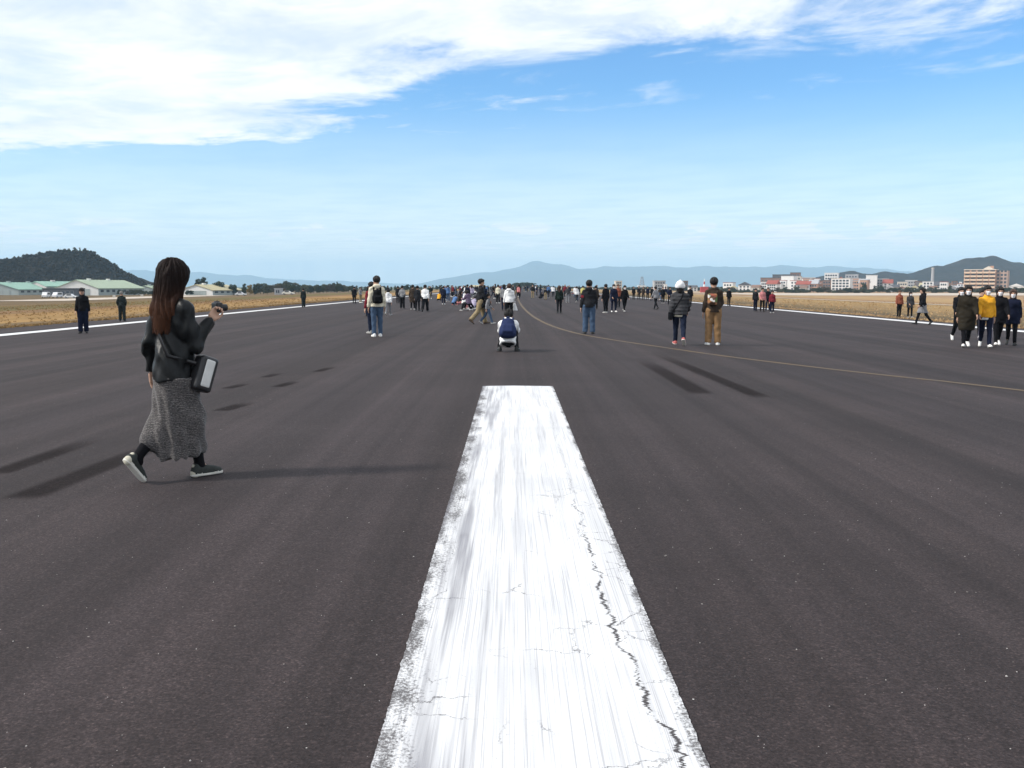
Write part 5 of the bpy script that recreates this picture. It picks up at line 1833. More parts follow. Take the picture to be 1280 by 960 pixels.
def satchel(t, pose, side, material, flap, label, z=-0.06, size=(0.12, 0.05, 0.10), name='shoulder_bag', strap_m=None, out=0.215, y=0.0, tilt=0.0):
    """bag at one hip, its strap across the body to the other shoulder"""
    J, S = POSES[pose]
    sd = 1 if side == 'R' else -1
    p_ = J['pelvis']
    c_ = p_ + np.array((sd * out, y, z))
    o = empty(name)
    tag(o, label, 'bag')
    o.matrix_basis = on_person(t, pose, c_, rot_x(R(tilt)))
    s = SDF((-0.3, -0.3, -0.3), (0.3, 0.3, 0.3), 0.012)
    s.rbox((0, 0, 0), (size[1] * .5, size[0] - .03, size[2] - .03), 0.03, 0.0)
    link('bag', s.mesh('bag', False), o, material)
    if flap is not None:
        s = SDF((-0.3, -0.3, -0.3), (0.3, 0.3, 0.3), 0.009)
        s.rbox((sd * (size[1] * .5 + .018), 0, 0.005), (0.006, size[0] - .05, size[2] * .70), 0.012, 0.0)
        link('flap', s.mesh('flap', False), o, flap)
    oth = 'L' if side == 'R' else 'R'
    lc = lambda v_: rot_x(R(tilt)).T @ (np.array(v_) - c_)
    sh = J['sh' + oth] * 0.5 + J['neck'] * 0.5
    ch = J['chest']
    back = [(c_ + (0, -size[0] * .8, size[2] * .6), (sd, -.6, 0)), (p_ + (sd * .13, -.135, .10), (sd * .5, -1, 0)), (ch + (sd * .04, -.165, -.10), (0, -1, 0)), (ch + (-sd * .055, -.160, .06), (0, -1, .1)), (sh + (0, -.075, .055), (0, -.6, 1)), (sh + (0, 0, .075), (0, 0, 1))]
    front = [(sh + (0, 0, .075), (0, 0, 1)), (sh + (0, .085, .04), (0, .7, .7)), (ch + (-sd * .055, .165, .05), (0, 1, .1)), (ch + (sd * .04, .175, -.10), (0, 1, 0)), (p_ + (sd * .13, .145, .10), (sd * .5, 1, 0)), (c_ + (0, size[0] * .8, size[2] * .6), (sd, .6, 0))]
    link('strap', strap_path([(lc(a_), rot_x(R(tilt)).T @ np.array(n_, float)) for a_, n_ in back + front[1:]], 0.016, 0.007), o, strap_m or material)
    return o


# ---- the walking woman in the foreground
LEATHER = mat('black_leather', (0.008, 0.009, 0.010), 0.42, 0.3, 30.0, 0.35, 70.0, spec=0.22, bdist=0.004)
m, n, b, out = base_mat('tweed')
tc = n.node('ShaderNodeTexCoord').outputs['Object']
tx, ty, tz = n.xyz(tc)
f1 = n.noise(n.comb(n.math('MULTIPLY', tx, 1.0), ty, n.math('MULTIPLY', tz, 1.6)), 75.0, 4, 0.75)
f2 = n.noise(tc, 16.0, 4, 0.6)
wv = n.node('ShaderNodeTexWave', wave_type='BANDS', bands_direction='Z')
n.put(wv.inputs['Vector'], tc)
wv.inputs['Scale'].default_value = 26.0
wv.inputs['Distortion'].default_value = 6.0
wv.inputs['Detail'].default_value = 3.0
mixf = n.math('ADD', n.math('MULTIPLY', f1, 0.75), n.math('ADD', n.math('MULTIPLY', wv.outputs[1], 0.18), n.math('MULTIPLY', f2, 0.12)))
n.put(b.inputs['Base Color'], n.ramp(mixf, [(0.34, (0.012, 0.011, 0.012)), (0.52, (0.050, 0.046, 0.046)), (0.68, (0.20, 0.18, 0.175))]))
b.inputs['Roughness'].default_value = 0.95
b.inputs['Sheen Weight'].default_value = 0.2
n.put(b.inputs['Normal'], n.bump(f1, 0.5, 0.003))
TWEED = m
hero_loc = gnd(222, 598)
HERO_HEAD = 38
hero = empty('person', (hero_loc.x, hero_loc.y, hero_loc.z + 0.001), R(-HERO_HEAD))
HS = 1.61 / 1.72
hero.scale = (HS * 0.95, HS * 0.95, HS)
tag(hero, 'long-haired woman in black jacket and grey tweed skirt walking in the foreground', 'person')
J, S = POSES['hero']
link('body', body_mesh('hero', -10, 0, 0.015, ('grip', 'relaxed')), hero, [SKIN, EYE, LIP])


def hero_jacket():
    lo, hi = bounds(J, 0.24)
    s = SDF(lo, hi, 0.0105)
    pf = 0.020
    s.cone(J['pelvis'] + (0, 0, 0.05), J['waist'], 0.140 + pf, 0.125 + pf, 0.05, sx=1.05, sy=0.82)
    s.cone(J['waist'], J['chest'], 0.125 + pf, 0.138 + pf, 0.05, sx=1.06, sy=0.80)
    s.cone(J['chest'], J['neck'] + (0, 0, -0.07), 0.138 + pf, 0.088 + pf * .6, 0.05, sx=1.05, sy=0.76)
    s.cone(J['pelvis'] + (0, 0, 0.05), J['pelvis'] + (0, 0, -0.2), 0.160, 0.186, 0.03, sx=1.03, sy=0.98)
    s.cut(J['pelvis'] + (0, 0, -0.115), (0, 0, -1))
    for q in 'RL':
        s.cone(J['sh' + q] + (0, 0, 0.004), J['el' + q], 0.060 + pf, 0.047 + pf, 0.05)
        wr = J['wr' + q] - 0.004 * S['fa' + q]
        s.cone(J['el' + q], wr, 0.049 + pf, 0.040 + pf * .5, 0.02)
        s.cone(wr - 0.035 * S['fa' + q], wr, 0.049, 0.049, 0.006)
        s.cut(wr, S['fa' + q], (wr - .09, wr + .09))
    s.cone(J['neck'] + (-0.02, -0.005, -0.015), J['neck'] + (0.02, -0.005, -0.015), 0.078, 0.078, 0.012, sy=0.95)
    s.cut(J['neck'] + (0, 0, 0.03), (0, -0.25, 1))

    def folds(X, Y, Z):
        d = 0.009 * np.sin(30 * Z + 5 * np.sin(7 * X + 4 * Y) + 1.5) * np.clip(1.2 - np.abs(Z - J['waist'][2]) * 3, 0.25, 1)
        d = d + 0.004 * np.sin(44 * X + 21 * Z + 4 * np.sin(18 * Y)) + 0.003 * np.sin(63 * Y - 30 * Z + 3 * np.sin(25 * X))
        return d
    s.warp(folds)
    return s.mesh('jacket', False)


jk = link('jacket', hero_jacket(), hero, LEATHER)
# seams of the jacket: back centre, yoke, hem
pts = [((0.002, J['chest'][1] - 0.155 + 0.012 * abs(f_ - .5), J['chest'][2] + .1 - .42 * f_), (0, -1, 0)) for f_ in np.linspace(0.1, 0.95, 9)]
link('skirt', skirt_mesh('hero', 0.185, 0.138, 0.185, 0.0105, top=-0.085), hero, TWEED)


def hero_leg(q):
    lo, hi = bounds(J, 0.2)
    s = SDF(lo, hi, 0.012)
    s.cone(J['knee' + q], J['knee' + q] * .45 + J['ank' + q] * .55, 0.058, 0.056, 0.0)
    s.cone(J['knee' + q] * .5 + J['ank' + q] * .5, J['ank' + q], 0.055, 0.040, 0.02)
    s.cone(J['ank' + q] + (0, 0.0, 0.0), J['ank' + q] + (0, 0.02, -0.03), 0.041, 0.038, 0.02)
    return s.mesh('stocking', False)


for q in 'RL':
    link('stocking', hero_leg(q), hero, CL['black'])
Hm = np_to_matrix(head_rot('hero', -10, 0), J['head'])
m, n, b, out = base_mat('long_brown_hair')
tc = n.node('ShaderNodeTexCoord').outputs['Object']
tx, ty, tz = n.xyz(tc)
st = n.noise(n.comb(n.math('MULTIPLY', tx, 90.0), n.math('MULTIPLY', ty, 90.0), n.math('MULTIPLY', tz, 5.0)), 1.0, 4, 0.6, 0.4)
hc_ = n.mix(n.smooth(n.math('ADD', tz, n.math('MULTIPLY', st, 0.10)), -0.30, 0.06), (0.070, 0.030, 0.017, 1), (0.012, 0.0075, 0.007, 1))
n.put(b.inputs['Base Color'], n.mix(0.8, hc_, n.ramp(st, [(0.3, (0.45, 0.45, 0.45)), (0.7, (1.4, 1.35, 1.3))]), 'MULTIPLY'))
b.inputs['Roughness'].default_value = 0.65
b.inputs['Specular IOR Level'].default_value = 0.1
n.put(b.inputs['Normal'], n.bump(st, 0.9, 0.004))
m_hair = m
o = link('hair', hair_mesh('hero'), hero, m)
o.matrix_local = Hm
SUEDE = mat('dark_green_suede', (0.030, 0.034, 0.032), 0.8, 0.2, 40.0)
for q, sd in (('R', 1), ('L', -1)):
    o = link('shoe', SHOE[sd], hero, [SUEDE, SOLE['white'], SHOEC['white']])
    o.matrix_local = np_to_matrix(rot_z(R(-sd * 5)) @ rot_x(R(-S['foot' + q])), J['ank' + q])
    hc2 = MB()
    hp = SDF((-0.08, -0.12, -0.12), (0.09, 0.24, 0.05), 0.009)
    hp.cone((0.002, -0.044, -0.058), (0, -0.036, -0.012), 0.043, 0.036, 0.0)
    hp.cut((0, -0.030, 0), (0, 1, 0))
    hc3 = link('heel_patch', hp.mesh('heel_patch', False), o, mat('pale_suede', (0.50, 0.47, 0.38), 0.8, 0.1, 30.0))

# loose strands over the fall of hair
rs = np.random.default_rng(5)
sv, sf = [], []
for k in range(620):
    a0 = rs.uniform(math.pi * 0.93, math.pi * 2.07)              # round the back of the head
    ca, sa = math.cos(a0), math.sin(a0)
    ln = rs.uniform(0.30, 0.46)
    ph, wobble = rs.uniform(0, 6.28), rs.uniform(0.002, 0.010)
    pth = []
    for q in range(13):
        f_ = q / 12
        if f_ < 0.25:
            th = f_ / 0.25 * 1.45
            x_, y_, z_ = 0.107 * math.sin(th) * ca, -0.026 + 0.119 * math.sin(th) * sa, 0.045 + 0.110 * math.cos(th)
        else:
            g_ = (f_ - 0.25) / 0.75
            rx = 0.116 + 0.010 * math.sin(3 * g_) - 0.045 * g_ * g_
            ry = 0.112 - 0.012 * g_ - 0.03 * g_ * g_
            x_, y_, z_ = rx * ca - 0.016 * g_, -0.028 - 0.070 * g_ + ry * sa * 0.98, 0.055 - g_ * ln
        x_ += wobble * math.sin(ph + 7 * f_)
        y_ += wobble * math.cos(ph * 1.7 + 6 * f_)
        pth.append((x_, y_, z_))
    hw = rs.uniform(0.0012, 0.003)
    i0 = len(sv)
    for (x_, y_, z_) in pth:
        sv += [(x_ - hw * sa, y_ + hw * ca, z_), (x_ + hw * sa, y_ - hw * ca, z_)]
    sf += [(i0 + 2 * q, i0 + 2 * q + 1, i0 + 2 * q + 3, i0 + 2 * q + 2) for q in range(12)]
o2 = link('hair_strands', np_mesh('hair_strands', sv, sf), hero, m_hair)
o2.matrix_local = Hm

bpy.context.view_layer.update()
BAGM = mat('black_leather_bag', (0.015, 0.015, 0.017), 0.4, 0.2, 20.0, 0.2, 90.0, spec=0.45, bdist=0.002)
BAGW = mat('white_leather_flap', (0.60, 0.60, 0.58), 0.5, 0.06, 20.0)
satchel(hero, 'hero', 'R', BAGM, BAGW, 'black shoulder bag with white flap hanging at the walking woman\'s hip', z=-0.06, size=(0.085, 0.075, 0.145), out=0.205, y=0.145, tilt=-20)
# her camera, held up in the right hand with its strap hanging
wr = J['wrR']
hc_ = wr + 0.075 * S['faR']
o = empty('compact_camera')
tag(o, 'small black camera held up in the walking woman\'s right hand', 'camera')
o.matrix_basis = on_person(hero, 'hero', hc_ + np.array((-0.030, 0.045, 0.040)), rot_z(R(-12)))
s = SDF((-.1, -.1, -.1), (.1, .16, .1), 0.006)
s.rbox((0, 0, 0), (0.050, 0.018, 0.030), 0.010, 0.0)
s.rbox((0, 0, 0.038), (0.018, 0.014, 0.008), 0.006, 0.008)
link('housing', s.mesh('housing', False), o, mat('black_plastic', (0.02, 0.02, 0.022), 0.4, 0.1, 20.0, spec=0.4))
lensb = MB().tube((0, .028, -.002), (0, .085, -.002), .030, .028, 18).build('lens', mat('black_plastic', (0.02, 0.02, 0.022), 0.4, 0.1, 20.0, spec=0.4), o)
MB().tube((0, .086, -.002), (0, .089, -.002), .022, .022, 16).build('lens_glass', PANE, lensb)
pts = [((-.055 + .01 * math.sin(k), -.005 - .012 * k, .02 - .045 * k), (-1, 0, 0.1)) for k in range(6)]
link('strap', strap_path(pts, 0.007, 0.003), o, CL['grey'])

# ---- the people on the runway, from near to far
P = person
g1 = P(471.5, 421, -14, 'stand', 1.73, ('hoodie', 'cream'), ('jeans', 'jean'), ('short', 'black'), 'white', 'person in cream hoodie and blue jeans standing with a black backpack', turn=-12)
backpack(g1, 'stand', CL['black'], 'black backpack on the person in the cream hoodie')
P(465.0, 416.5, -35, 'stand', 1.58, ('jacket', 'red'), ('jeans', 'darkjean'), ('short', 'black'), 'grey', 'person in red top half hidden left of the cream hoodie')
P(460.5, 395, 60, 'phone', 1.48, ('jacket', 'black'), ('jeans', 'darkjean'), ('bob', 'black'), 'black', 'dark-haired person in black holding hands up behind the cream hoodie')
P(485.5, 394.5, 4, 'walk', 1.36, ('hoodie', 'white'), ('jeans', 'grey'), ('long', 'black'), 'grey', 'child with long black hair in white top right of the cream hoodie')

cr = P(635, 439.5, 2, 'crouch', 1.70, ('hoodie', 'white'), ('slim', 'black'), ('short', 'black'), 'black', 'person in white hoodie squatting on the centre of the runway', nod=6)
backpack(cr, 'crouch', CL['navybag'], 'navy backpack on the squatting person', 1.22)
st_ = P(636.5, 401, 10, 'stand_b', 1.50, ('hoodie', 'white'), ('jeans', 'black'), ('bob', 'brown'), 'white', 'person in white hoodie standing just beyond the squatting person')
bpy.context.view_layer.update()
s = SDF((-.3, -.2, -.3), (.3, .2, .3), 0.013)
s.cone((0, 0, .16), (0, 0, -.14), 0.05, 0.13, 0.0, sx=1.15, sy=0.5)
s.cut((0, 0, -.15), (0, 0, -1))
o = empty('tote_bag')
tag(o, 'white cloth bag hanging beside the squatting person', 'bag')
o.matrix_basis = on_person(st_, 'stand_b', POSES['stand_b'][0]['wrR'] + np.array((0.06, 0.02, -0.30)))
link('bag', s.mesh('bag', False), o, CL['white'])
for sx in (-.03, .03):
    link('handle', strap_path([((sx - .02, 0, .19), (0, 1, 0)), ((sx - .015, 0, .25), (0, 1, 0)), ((0, 0, .30), (0, 1, 0)), ((sx + .015, 0, .25), (0, 1, 0)), ((sx + .02, 0, .19), (0, 1, 0))], 0.008, 0.004, 'handle'), o, CL['white'])

P(600.5, 405, 78, 'walk_b', 1.70, ('jacket', 'charcoal'), ('wide', 'khaki'), ('short', 'black'), 'brown', 'man in black jacket and khaki trousers walking to the right')
ch = P(609.5, 405, 84, 'walk', 1.14, ('hoodie', 'grey'), ('jeans', 'jean'), ('short', 'black'), 'grey', 'child in grey hoodie and jeans striding beside the man in khaki trousers')
backpack(ch, 'walk', CL['black'], 'black backpack on the striding child', 1.1)

P(736, 417.5, 4, 'stand_b', 1.60, ('hoodie', 'charcoal'), ('wide', 'jean'), ('short', 'black'), 'black', 'man in dark jacket and blue jeans with a red armband seen from behind', armband=('L', 'red'), girth=1.03)
P(699, 391.5, 0, 'stand', 1.46, ('jacket', 'green'), ('slim', 'black'), ('long', 'brown'), 'black', 'long-haired person in dark green jacket standing left of the man in jeans', girth=1.02)

wc = P(849, 431, 8, 'walk_b', 1.57, ('puffer', 'dkgrey'), ('slim', 'darkjean'), ('bob', 'black'), 'red', 'person in white knit hat, dark quilted jacket and red shoes walking away', hat=('beanie', 'white'), girth=1.08, hem='cream')
satchel(wc, 'walk_b', 'L', CL['black'], None, 'black crossbody bag on the person in the white knit hat', z=-0.10, size=(0.11, 0.06, 0.11), out=0.235, y=-0.05)
tm = P(891, 431.5, 6, 'stand_b', 1.67, ('jacket', 'brown'), ('wide', 'tan'), ('short', 'black'), 'white', 'man in dark brown jacket and tan trousers walking away', girth=1.02)
m, n, b, out = base_mat('patchwork_cloth')
tc = n.node('ShaderNodeTexCoord').outputs['Object']
vc = n.voronoi(tc, 13.0, 'F1', 1)
vs_ = n.node('ShaderNodeSeparateColor')
n.put(vs_.inputs[0], vc)
n.put(b.inputs['Base Color'], n.ramp(vs_.outputs[0], [(0.0, (0.33, 0.15, 0.06)), (0.3, (0.10, 0.05, 0.03)), (0.5, (0.72, 0.70, 0.66)), (0.65, (0.35, 0.10, 0.06)), (0.8, (0.10, 0.16, 0.05)), (1.0, (0.30, 0.17, 0.08))]))
b.inputs['Roughness'].default_value = 0.85
PATCHW = m
PATCHW.node_tree.nodes['Color Ramp'].color_ramp.interpolation = 'CONSTANT'
o = empty('sling_bag')
tag(o, 'patchwork sling bag on the back of the man in tan trousers', 'bag')
J, S = POSES['stand_b']
o.matrix_basis = on_person(tm, 'stand_b', J['chest'] + np.array((-0.05, -0.155, -0.09)), rot_x(R(-3)))
s = SDF((-.25, -.2, -.25), (.25, .15, .25), 0.012)
s.rbox((0, -0.045, 0), (0.085, 0.02, 0.11), 0.035, 0.0)
s.rbox((0, -0.10, -0.03), (0.05, 0.01, 0.05), 0.02, 0.02)
link('bag', s.mesh('bag', False), o, PATCHW)
link('strap', strap_path([((-.09, -.01, -.10), (-.5, -1, 0)), ((-.16, .08, -.06), (-1, -.3, 0)), ((-.14, .24, .02), (-.6, 1, 0)), ((0.02, .315, .12), (0, 1, .1)), ((.15, .26, .235), (0, .8, .6)), ((.165, .13, .275), (0, 0, 1)), ((.13, .03, .20), (0, -1, .5)), ((.06, -.015, .10), (0, -1, 0))], 0.02, 0.007), o, CL['brown'])

# the group strolling in at the right
RG = 'friends walking in at the right edge'
P(1207, 434, 196, 'walk', 1.58, ('longcoat', 'olive'), ('slim', 'black'), ('bob', 'black'), 'white', 'masked person in long dark olive coat and white shoes at the right', RG, mask=True, girth=1.03)
P(1198.5, 426, 188, 'walk_b', 1.55, ('jacket', 'black'), ('slim', 'black'), ('short', 'black'), 'white', 'person in black half hidden behind the long olive coat', RG, mask=True)
P(1231, 434, 200, 'walk_b', 1.58, ('jacket', 'orange'), ('jeans', 'navy'), ('short', 'black'), 'white', 'person in orange-yellow jacket and navy track trousers with pale stripes', RG, turn=-20, stripe='lilac', hem='white', mask=True, girth=0.94)
P(1246.5, 432, 194, 'walk', 1.56, ('coat', 'black'), ('slim', 'black'), ('long', 'black'), 'white', 'masked person in black coat right of the orange jacket', RG, mask=True)
P(1263.5, 431.5, 206, 'walk_b', 1.50, ('coat', 'navy'), ('slim', 'black'), ('bob', 'brown'), 'black', 'masked brown-haired person in navy coat, rightmost of the strolling friends', RG, mask=True)
P(1225, 423, 190, 'walk', 1.50, ('jacket', 'charcoal'), ('jeans', 'black'), ('short', 'black'), 'white', 'person in charcoal hidden behind the orange jacket', RG)
P(1284, 397, 185, 'stand', 1.50, ('jacket', 'red'), ('jeans', 'black'), ('short', 'black'), 'black', 'person in dark red cut off by the right edge of the picture')

P(1123.5, 397, 176, 'stand', 1.44, ('jacket', 'rust'), ('slim', 'black'), ('short', 'brown'), 'black', 'person in open rust-red jacket standing on the right grass', hem=None)
P(1137, 397, 182, 'stand_b', 1.36, ('coat', 'dkgrey'), ('slim', 'black'), ('bob', 'black'), 'grey', 'masked person in grey coat standing on the right grass', mask=True)
P(1152.5, 406, -98, 'walk', 1.56, ('hoodie', 'black'), ('skirt', 'grey'), ('long', 'black'), 'black', 'person in black hooded jacket and grey skirt walking left along the right line')
LG = 'four friends standing on the right edge line'
P(944, 389, 170, 'stand', 1.46, ('jacket', 'charcoal'), ('jeans', 'navy'), ('short', 'black'), 'black', 'leftmost of four friends on the right line, in charcoal', LG)
P(952.5, 390, 175, 'stand_b', 1.50, ('jacket', 'pink'), ('slim', 'black'), ('short', 'black'), 'black', 'friend in pale pink top among four on the right line', LG)
P(959.5, 389, 182, 'pockets', 1.52, ('jacket', 'black'), ('jeans', 'navy'), ('short', 'brown'), 'black', 'friend in black with light hair among four on the right line', LG)
P(965, 391, 190, 'stand', 1.34, ('jacket', 'red'), ('jeans', 'navy'), ('short', 'black'), 'grey', 'short friend in red sleeves, rightmost of four on the right line', LG)
P(911, 382.5, 178, 'stand', 1.50, ('jacket', 'black'), ('slim', 'black'), ('short', 'black'), 'black', 'lone person in black on the grass right of the tan trousers')

TG = 'standing group right of the man in jeans'
P(757, 391, -20, 'stand', 1.58, ('jacket', 'black'), ('jeans', 'black'), ('short', 'black'), 'grey', 'person all in black, nearest right of the man in jeans', TG)
P(767, 390, 172, 'stand_b', 1.58, ('coat', 'navy'), ('slim', 'navy'), ('short', 'black'), 'white', 'masked person in navy coat and white shoes facing the camera', TG, mask=True)
P(772.5, 385, 180, 'stand', 1.62, ('jacket', 'rust'), ('jeans', 'charcoal'), ('short', 'brown'), 'black', 'person in rust-red jacket behind the navy coat', TG)
P(780.5, 390, 168, 'walk', 1.54, ('jacket', 'black'), ('slim', 'black'), ('short', 'black'), 'white', 'masked person in black with white shoes, rightmost of the standing group', TG, mask=True)
P(819.5, 387, -30, 'walk', 1.52, ('jacket', 'grey'), ('slim', 'black'), ('short', 'black'), 'black', 'person in mottled grey jacket walking left of the white knit hat')
P(828.5, 379, 178, 'stand', 1.55, ('jacket', 'black'), ('slim', 'black'), ('short', 'black'), 'grey', 'person in black on the line right of the grey jacket')
P(837, 381.5, 172, 'stand_b', 1.52, ('jacket', 'navy'), ('slim', 'black'), ('bob', 'black'), 'black', 'person in navy left of the white knit hat')
P(862.5, 382, 180, 'stand', 1.60, ('coat', 'black'), ('slim', 'black'), ('short', 'black'), 'black', 'slim dark person between the knit hat and the tan trousers')
for i, (px, py) in enumerate(((792, 374.5), (798.5, 375), (804, 375), (809.5, 374.5), (815, 376))):
    P(px, py, 175 + 8 * i, ('stand', 'stand_b', 'pockets')[i % 3], 1.55 + 0.04 * (i % 2), ('jacket', ('black', 'charcoal', 'brown', 'navy', 'black')[i]), ('slim', 'black'), ('short', 'black'), 'black',
      ('leftmost', 'second from left', 'middle', 'second from right', 'rightmost')[i] + ' of five dark figures lined up on the right edge line', 'five figures on the right edge line')

# guards on the left
GG = 'attendants along the left line'
P(104.5, 416.5, 165, 'stand', 1.52, ('jacket', 'black'), ('wide', 'navy'), ('short', 'black'), 'black', 'attendant in black uniform and cap standing on the left line', GG, hat=('cap', 'black'), girth=1.02)
P(153, 401.5, -8, 'pockets', 1.40, ('jacket', 'uniform'), ('wide', 'uniform'), ('short', 'grey'), 'black', 'attendant in dark green uniform on the grass behind the left line', GG, girth=1.03)
P(379.5, 384, -20, 'stand', 1.45, ('jacket', 'uniform'), ('wide', 'uniform'), ('short', 'black'), 'black', 'small far attendant standing alone on the left line', GG)

# people in the middle distance on the left half
P(531.5, 389.5, 5, 'walk', 1.56, ('jacket', 'white'), ('wide', 'black'), ('short', 'black'), 'black', 'person in white jacket and black trousers left of centre, seen from behind', girth=1.1)
P(522, 388.5, 12, 'stand', 1.50, ('coat', 'charcoal'), ('slim', 'black'), ('short', 'black'), 'black', 'person in charcoal coat just left of the white jacket')
P(516, 387, 8, 'stand_b', 1.56, ('longcoat', 'brown'), ('slim', 'black'), ('short', 'black'), 'grey', 'person in long brown coat left of the charcoal coat')
P(503, 385.5, 15, 'pockets', 1.54, ('jacket', 'grey'), ('wide', 'black'), ('short', 'black'), 'black', 'person in grey jacket and black trousers left of the long brown coat')
P(497.5, 379, 0, 'stand', 1.55, ('jacket', 'charcoal'), ('jeans', 'charcoal'), ('short', 'black'), 'black', 'dark figure behind the grey jacket on the left')
P(443, 379.5, 10, 'stand', 1.56, ('coat', 'black'), ('slim', 'black'), ('short', 'black'), 'black', 'figure in black coat at the far end of the left line')
P(450.5, 378.5, 120, 'stand_b', 1.50, ('jacket', 'grey'), ('jeans', 'khaki'), ('short', 'black'), 'white', 'figure in grey and khaki beside the black coat at the left line')
SG = 'people sitting on the asphalt left of centre'
P(573, 387.5, 90, 'sit', 1.60, ('jacket', 'brown'), ('jeans', 'pink'), ('bob', 'black'), 'white', 'person in pink trousers sitting at the left of the seated group', SG)
P(580, 388, 60, 'sit', 1.60, ('hoodie', 'white'), ('jeans', 'black'), ('short', 'black'), 'white', 'person in white sitting in the middle of the seated group', SG)
P(586, 388.5, -40, 'sit', 1.60, ('hoodie', 'purple'), ('jeans', 'charcoal'), ('bob', 'black'), 'grey', 'person in purple hoodie sitting next to the man in khaki trousers', SG)
P(591.5, 387.5, 20, 'crouch', 1.60, ('hoodie', 'lilac'), ('jeans', 'charcoal'), ('short', 'black'), 'black', 'person in lilac squatting behind the man in khaki trousers', SG)
P(567, 381.5, 30, 'crouch', 1.60, ('jacket', 'blue'), ('jeans', 'darkjean'), ('short', 'black'), 'red', 'person in bright blue squatting farther left in the crowd')
P(554.5, 380.5, 5, 'stand', 1.48, ('jacket', 'navy'), ('jeans', 'navy'), ('short', 'black'), 'white', 'person in navy standing beyond the blue squatter')
P(560, 377, -5, 'stand_b', 1.58, ('hoodie', 'blue'), ('jeans', 'jean'), ('short', 'black'), 'grey', 'person in blue hoodie standing beyond the blue squatter')
P(548.5, 376, 10, 'crouch', 1.70, ('hoodie', 'orange'), ('jeans', 'black'), ('short', 'brown'), 'black', 'person in orange bending low in the left crowd')
P(630, 388, 5, 'stand', 1.50, ('jacket', 'grey'), ('jeans', 'navy'), ('bob', 'black'), 'black', 'person in grey top and navy trousers left of the white hoodies')
P(622.5, 379, 10, 'stand_b', 1.54, ('jacket', 'cream'), ('wide', 'charcoal'), ('short', 'black'), 'white', 'person in cream top and charcoal trousers left of the grey top')
P(648, 373.5, 15, 'walk', 1.55, ('jacket', 'pink'), ('slim', 'black'), ('short', 'black'), 'black', 'person in salmon pink on the yellow line beyond the squatter')
P(691.5, 371, 0, 'stand', 1.55, ('puffer', 'white'), ('slim', 'black'), ('short', 'black'), 'black', 'person in bright white jacket left of the dark green jacket', girth=1.15)
P(709.5, 378, 6, 'stand_b', 1.50, ('jacket', 'dkgrey'), ('wide', 'grey'), ('short', 'grey'), 'grey', 'person in grey right of the dark green jacket')
P(720.5, 378, -8, 'walk', 1.48, ('hoodie', 'white'), ('slim', 'dkgrey'), ('short', 'black'), 'grey', 'person in white top left of the man in jeans')
P(728.5, 376, 4, 'stand', 1.55, ('jacket', 'yellow'), ('jeans', 'charcoal'), ('short', 'black'), 'black', 'person in yellow partly hidden by the man in jeans')
P(744.5, 386, 0, 'stand', 1.50, ('jacket', 'brown'), ('jeans', 'black'), ('short', 'black'), 'black', 'brown-clad person just right of the man in jeans')
P(605.5, 381, 0, 'stand_b', 1.52, ('jacket', 'navy'), ('jeans', 'charcoal'), ('bob', 'black'), 'black', 'person in navy half hidden by the striding child')
P(584.5, 379, 0, 'stand', 1.60, ('jacket', 'navy'), ('jeans', 'black'), ('short', 'black'), 'black', 'person in navy standing behind the seated group')
P(589.5, 377.5, 0, 'pockets', 1.58, ('jacket', 'lilac'), ('jeans', 'grey'), ('long', 'brown'), 'white', 'long-haired person in lilac standing behind the seated group')


# ---- the crowd far down the runway: small figures, one mesh each
def far_mesh(pose, hairy):
    J, S = POSES[pose]
    lo, hi = bounds(J, 0.24)
    s = SDF(lo, hi, 0.034)
    s.cone(J['pelvis'], J['waist'], 0.15, 0.145, 0.04, sx=1.05, sy=0.85, mid=2)
    for q in 'RL':
        s.cone(J['hip' + q], J['knee' + q], 0.10, 0.075, 0.03, mid=2)
        s.cone(J['knee' + q], J['ank' + q], 0.072, 0.055, 0.03, mid=2)
        s.cone(J['ank' + q] + (0, -.02, -.03), J['toe' + q] + (0, -.03, .045), 0.055, 0.045, 0.02, mid=4)
        s.cone(J['el' + q] * .1 + J['wr' + q] * .9, J['wr' + q] + 0.12 * S['fa' + q], 0.04, 0.036, 0.02, mid=0)
    s.cone(J['waist'] + (0, 0, -.1), J['chest'], 0.155, 0.165, 0.04, sx=1.05, sy=0.8, mid=1)
    s.cone(J['chest'], J['neck'] + (0, 0, -.06), 0.165, 0.10, 0.04, sx=1.05, sy=0.76, mid=1)
    for q in 'RL':
        s.cone(J['sh' + q], J['el' + q], 0.076, 0.062, 0.04, mid=1)
        s.cone(J['el' + q], J['wr' + q], 0.062, 0.05, 0.03, mid=1)
    s.cone(J['neck'] + (0, 0, -.03), J['head'], 0.06, 0.06, 0.03, mid=0)
    s.ell(J['head'] + (0, .015, 0), (0.082, 0.095, 0.115), 0.02, mid=0)
    s.ell(J['head'] + (0, -.022, .03), (0.094, 0.102, 0.108), 0.01, mid=3)
    if hairy:
        s.cone(J['head'] + (0, -.03, 0), J['head'] + (0, -.06, -.2), 0.09, 0.06, 0.03, mid=3)
    return s.mesh('person_far')


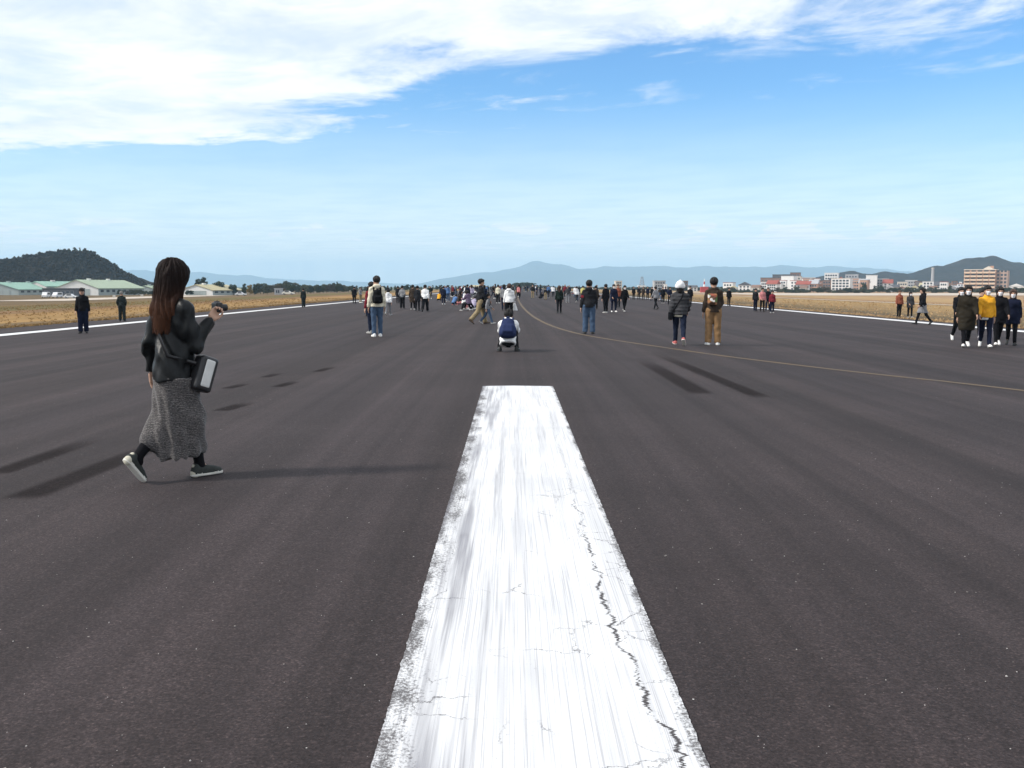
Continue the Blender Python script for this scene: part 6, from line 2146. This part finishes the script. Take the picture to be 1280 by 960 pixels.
FARM = [far_mesh('stand', False), far_mesh('stand_b', True), far_mesh('walk', False), far_mesh('walk_b', True), far_mesh('pockets', False), far_mesh('crouch', False)]
rc = random.Random(31)
TOPS = ['black', 'black', 'black', 'charcoal', 'charcoal', 'navy', 'navy', 'dkgrey', 'brown', 'white', 'grey', 'red', 'blue', 'cream', 'dkgrey', 'green', 'brown', 'black']
WORD = {'dkgrey': 'dark grey', 'green': 'dark green'}
placed = []
count = 0
tries = 0
while count < 185 and tries < 6000:
    tries += 1
    y = 105 + 380 * rc.random() ** 1.25
    r_ = rc.random()
    if r_ < 0.55:
        x = rc.gauss(-6.5, 4.5)
    elif r_ < 0.85:
        x = rc.gauss(7, 4.5)
    else:
        x = rc.uniform(-17, 17)
    if abs(x) > 18.5 or any((x - a) ** 2 + (y - b_) ** 2 < 0.9 for a, b_ in placed):
        continue
    placed.append((x, y))
    tp = rc.choice(TOPS)
    lg = rc.choice(['black', 'black', 'navy', 'darkjean', 'charcoal', 'khaki', 'jean'])
    low = rc.random() < 0.10
    k = 5 if low else rc.randrange(5)
    h_ = rc.choice([1.5, 1.56, 1.6, 1.64, 1.68, 1.72, 1.3])
    o = link('person', FARM[k], None, [SKIN, CL[tp], CL[lg], HAIRS['black' if rc.random() < .85 else 'brown'], SHOEC[rc.choice(['white', 'black', 'grey'])]], (x, y, -CAMBER * abs(x) + 0.001), rc.uniform(0, 6.283))
    o.scale = (h_ / 1.72,) * 3
    where = 'left half' if x < 0 else 'right half'
    tag(o, 'tiny ' + ('squatting' if low else 'standing') + ' figure in ' + WORD.get(tp, tp) + ', ' + where + ' of the far crowd', 'person', 'distant crowd on the runway')
    count += 1


# ---- things of one group that still share a label are told apart by their order in the picture
NTH = ['first', 'second', 'third', 'fourth', 'fifth', 'sixth', 'seventh', 'eighth', 'ninth', 'tenth', 'eleventh', 'twelfth', 'thirteenth', 'fourteenth', 'fifteenth', 'sixteenth', 'seventeenth', 'eighteenth', 'nineteenth']
TENS = {20: 'twent', 30: 'thirt', 40: 'fort', 50: 'fift'}


def nth(k):
    if k <= 19:
        return NTH[k - 1]
    t_, u_ = k // 10 * 10, k % 10
    return TENS[t_] + 'ieth' if u_ == 0 else TENS[t_] + 'y-' + NTH[u_ - 1]


byl = {}
for o in list(col.objects):
    if o.parent is None and o.get('label'):
        byl.setdefault(o['label'], []).append(o)
for lb, os_ in byl.items():
    if len(os_) > 1:
        os_.sort(key=lambda q: q.location.x / max(1.0, q.location.y))
        for k, q in enumerate(os_):
            q['label'] = lb + ', ' + nth(k + 1) + ' from left'

# ================================================================== the air
hm = bpy.data.materials.new('haze_air')
hm.use_nodes = True
hm.node_tree.nodes.clear()
ho = hm.node_tree.nodes.new('ShaderNodeOutputMaterial')
hv = hm.node_tree.nodes.new('ShaderNodeVolumePrincipled')
hv.inputs['Color'].default_value = (0.53, 0.78, 1.0, 1)
hv.inputs['Density'].default_value = 0.000125
hv.inputs['Anisotropy'].default_value = 0.0
hm.node_tree.links.new(hv.outputs[0], ho.inputs['Volume'])
hz_o = MB().box(-14500, 14500, -3100, 14800, -6, 345).build('haze', hm)
tag(hz_o, 'pale blue haze over the far hills', 'haze', kind='stuff')
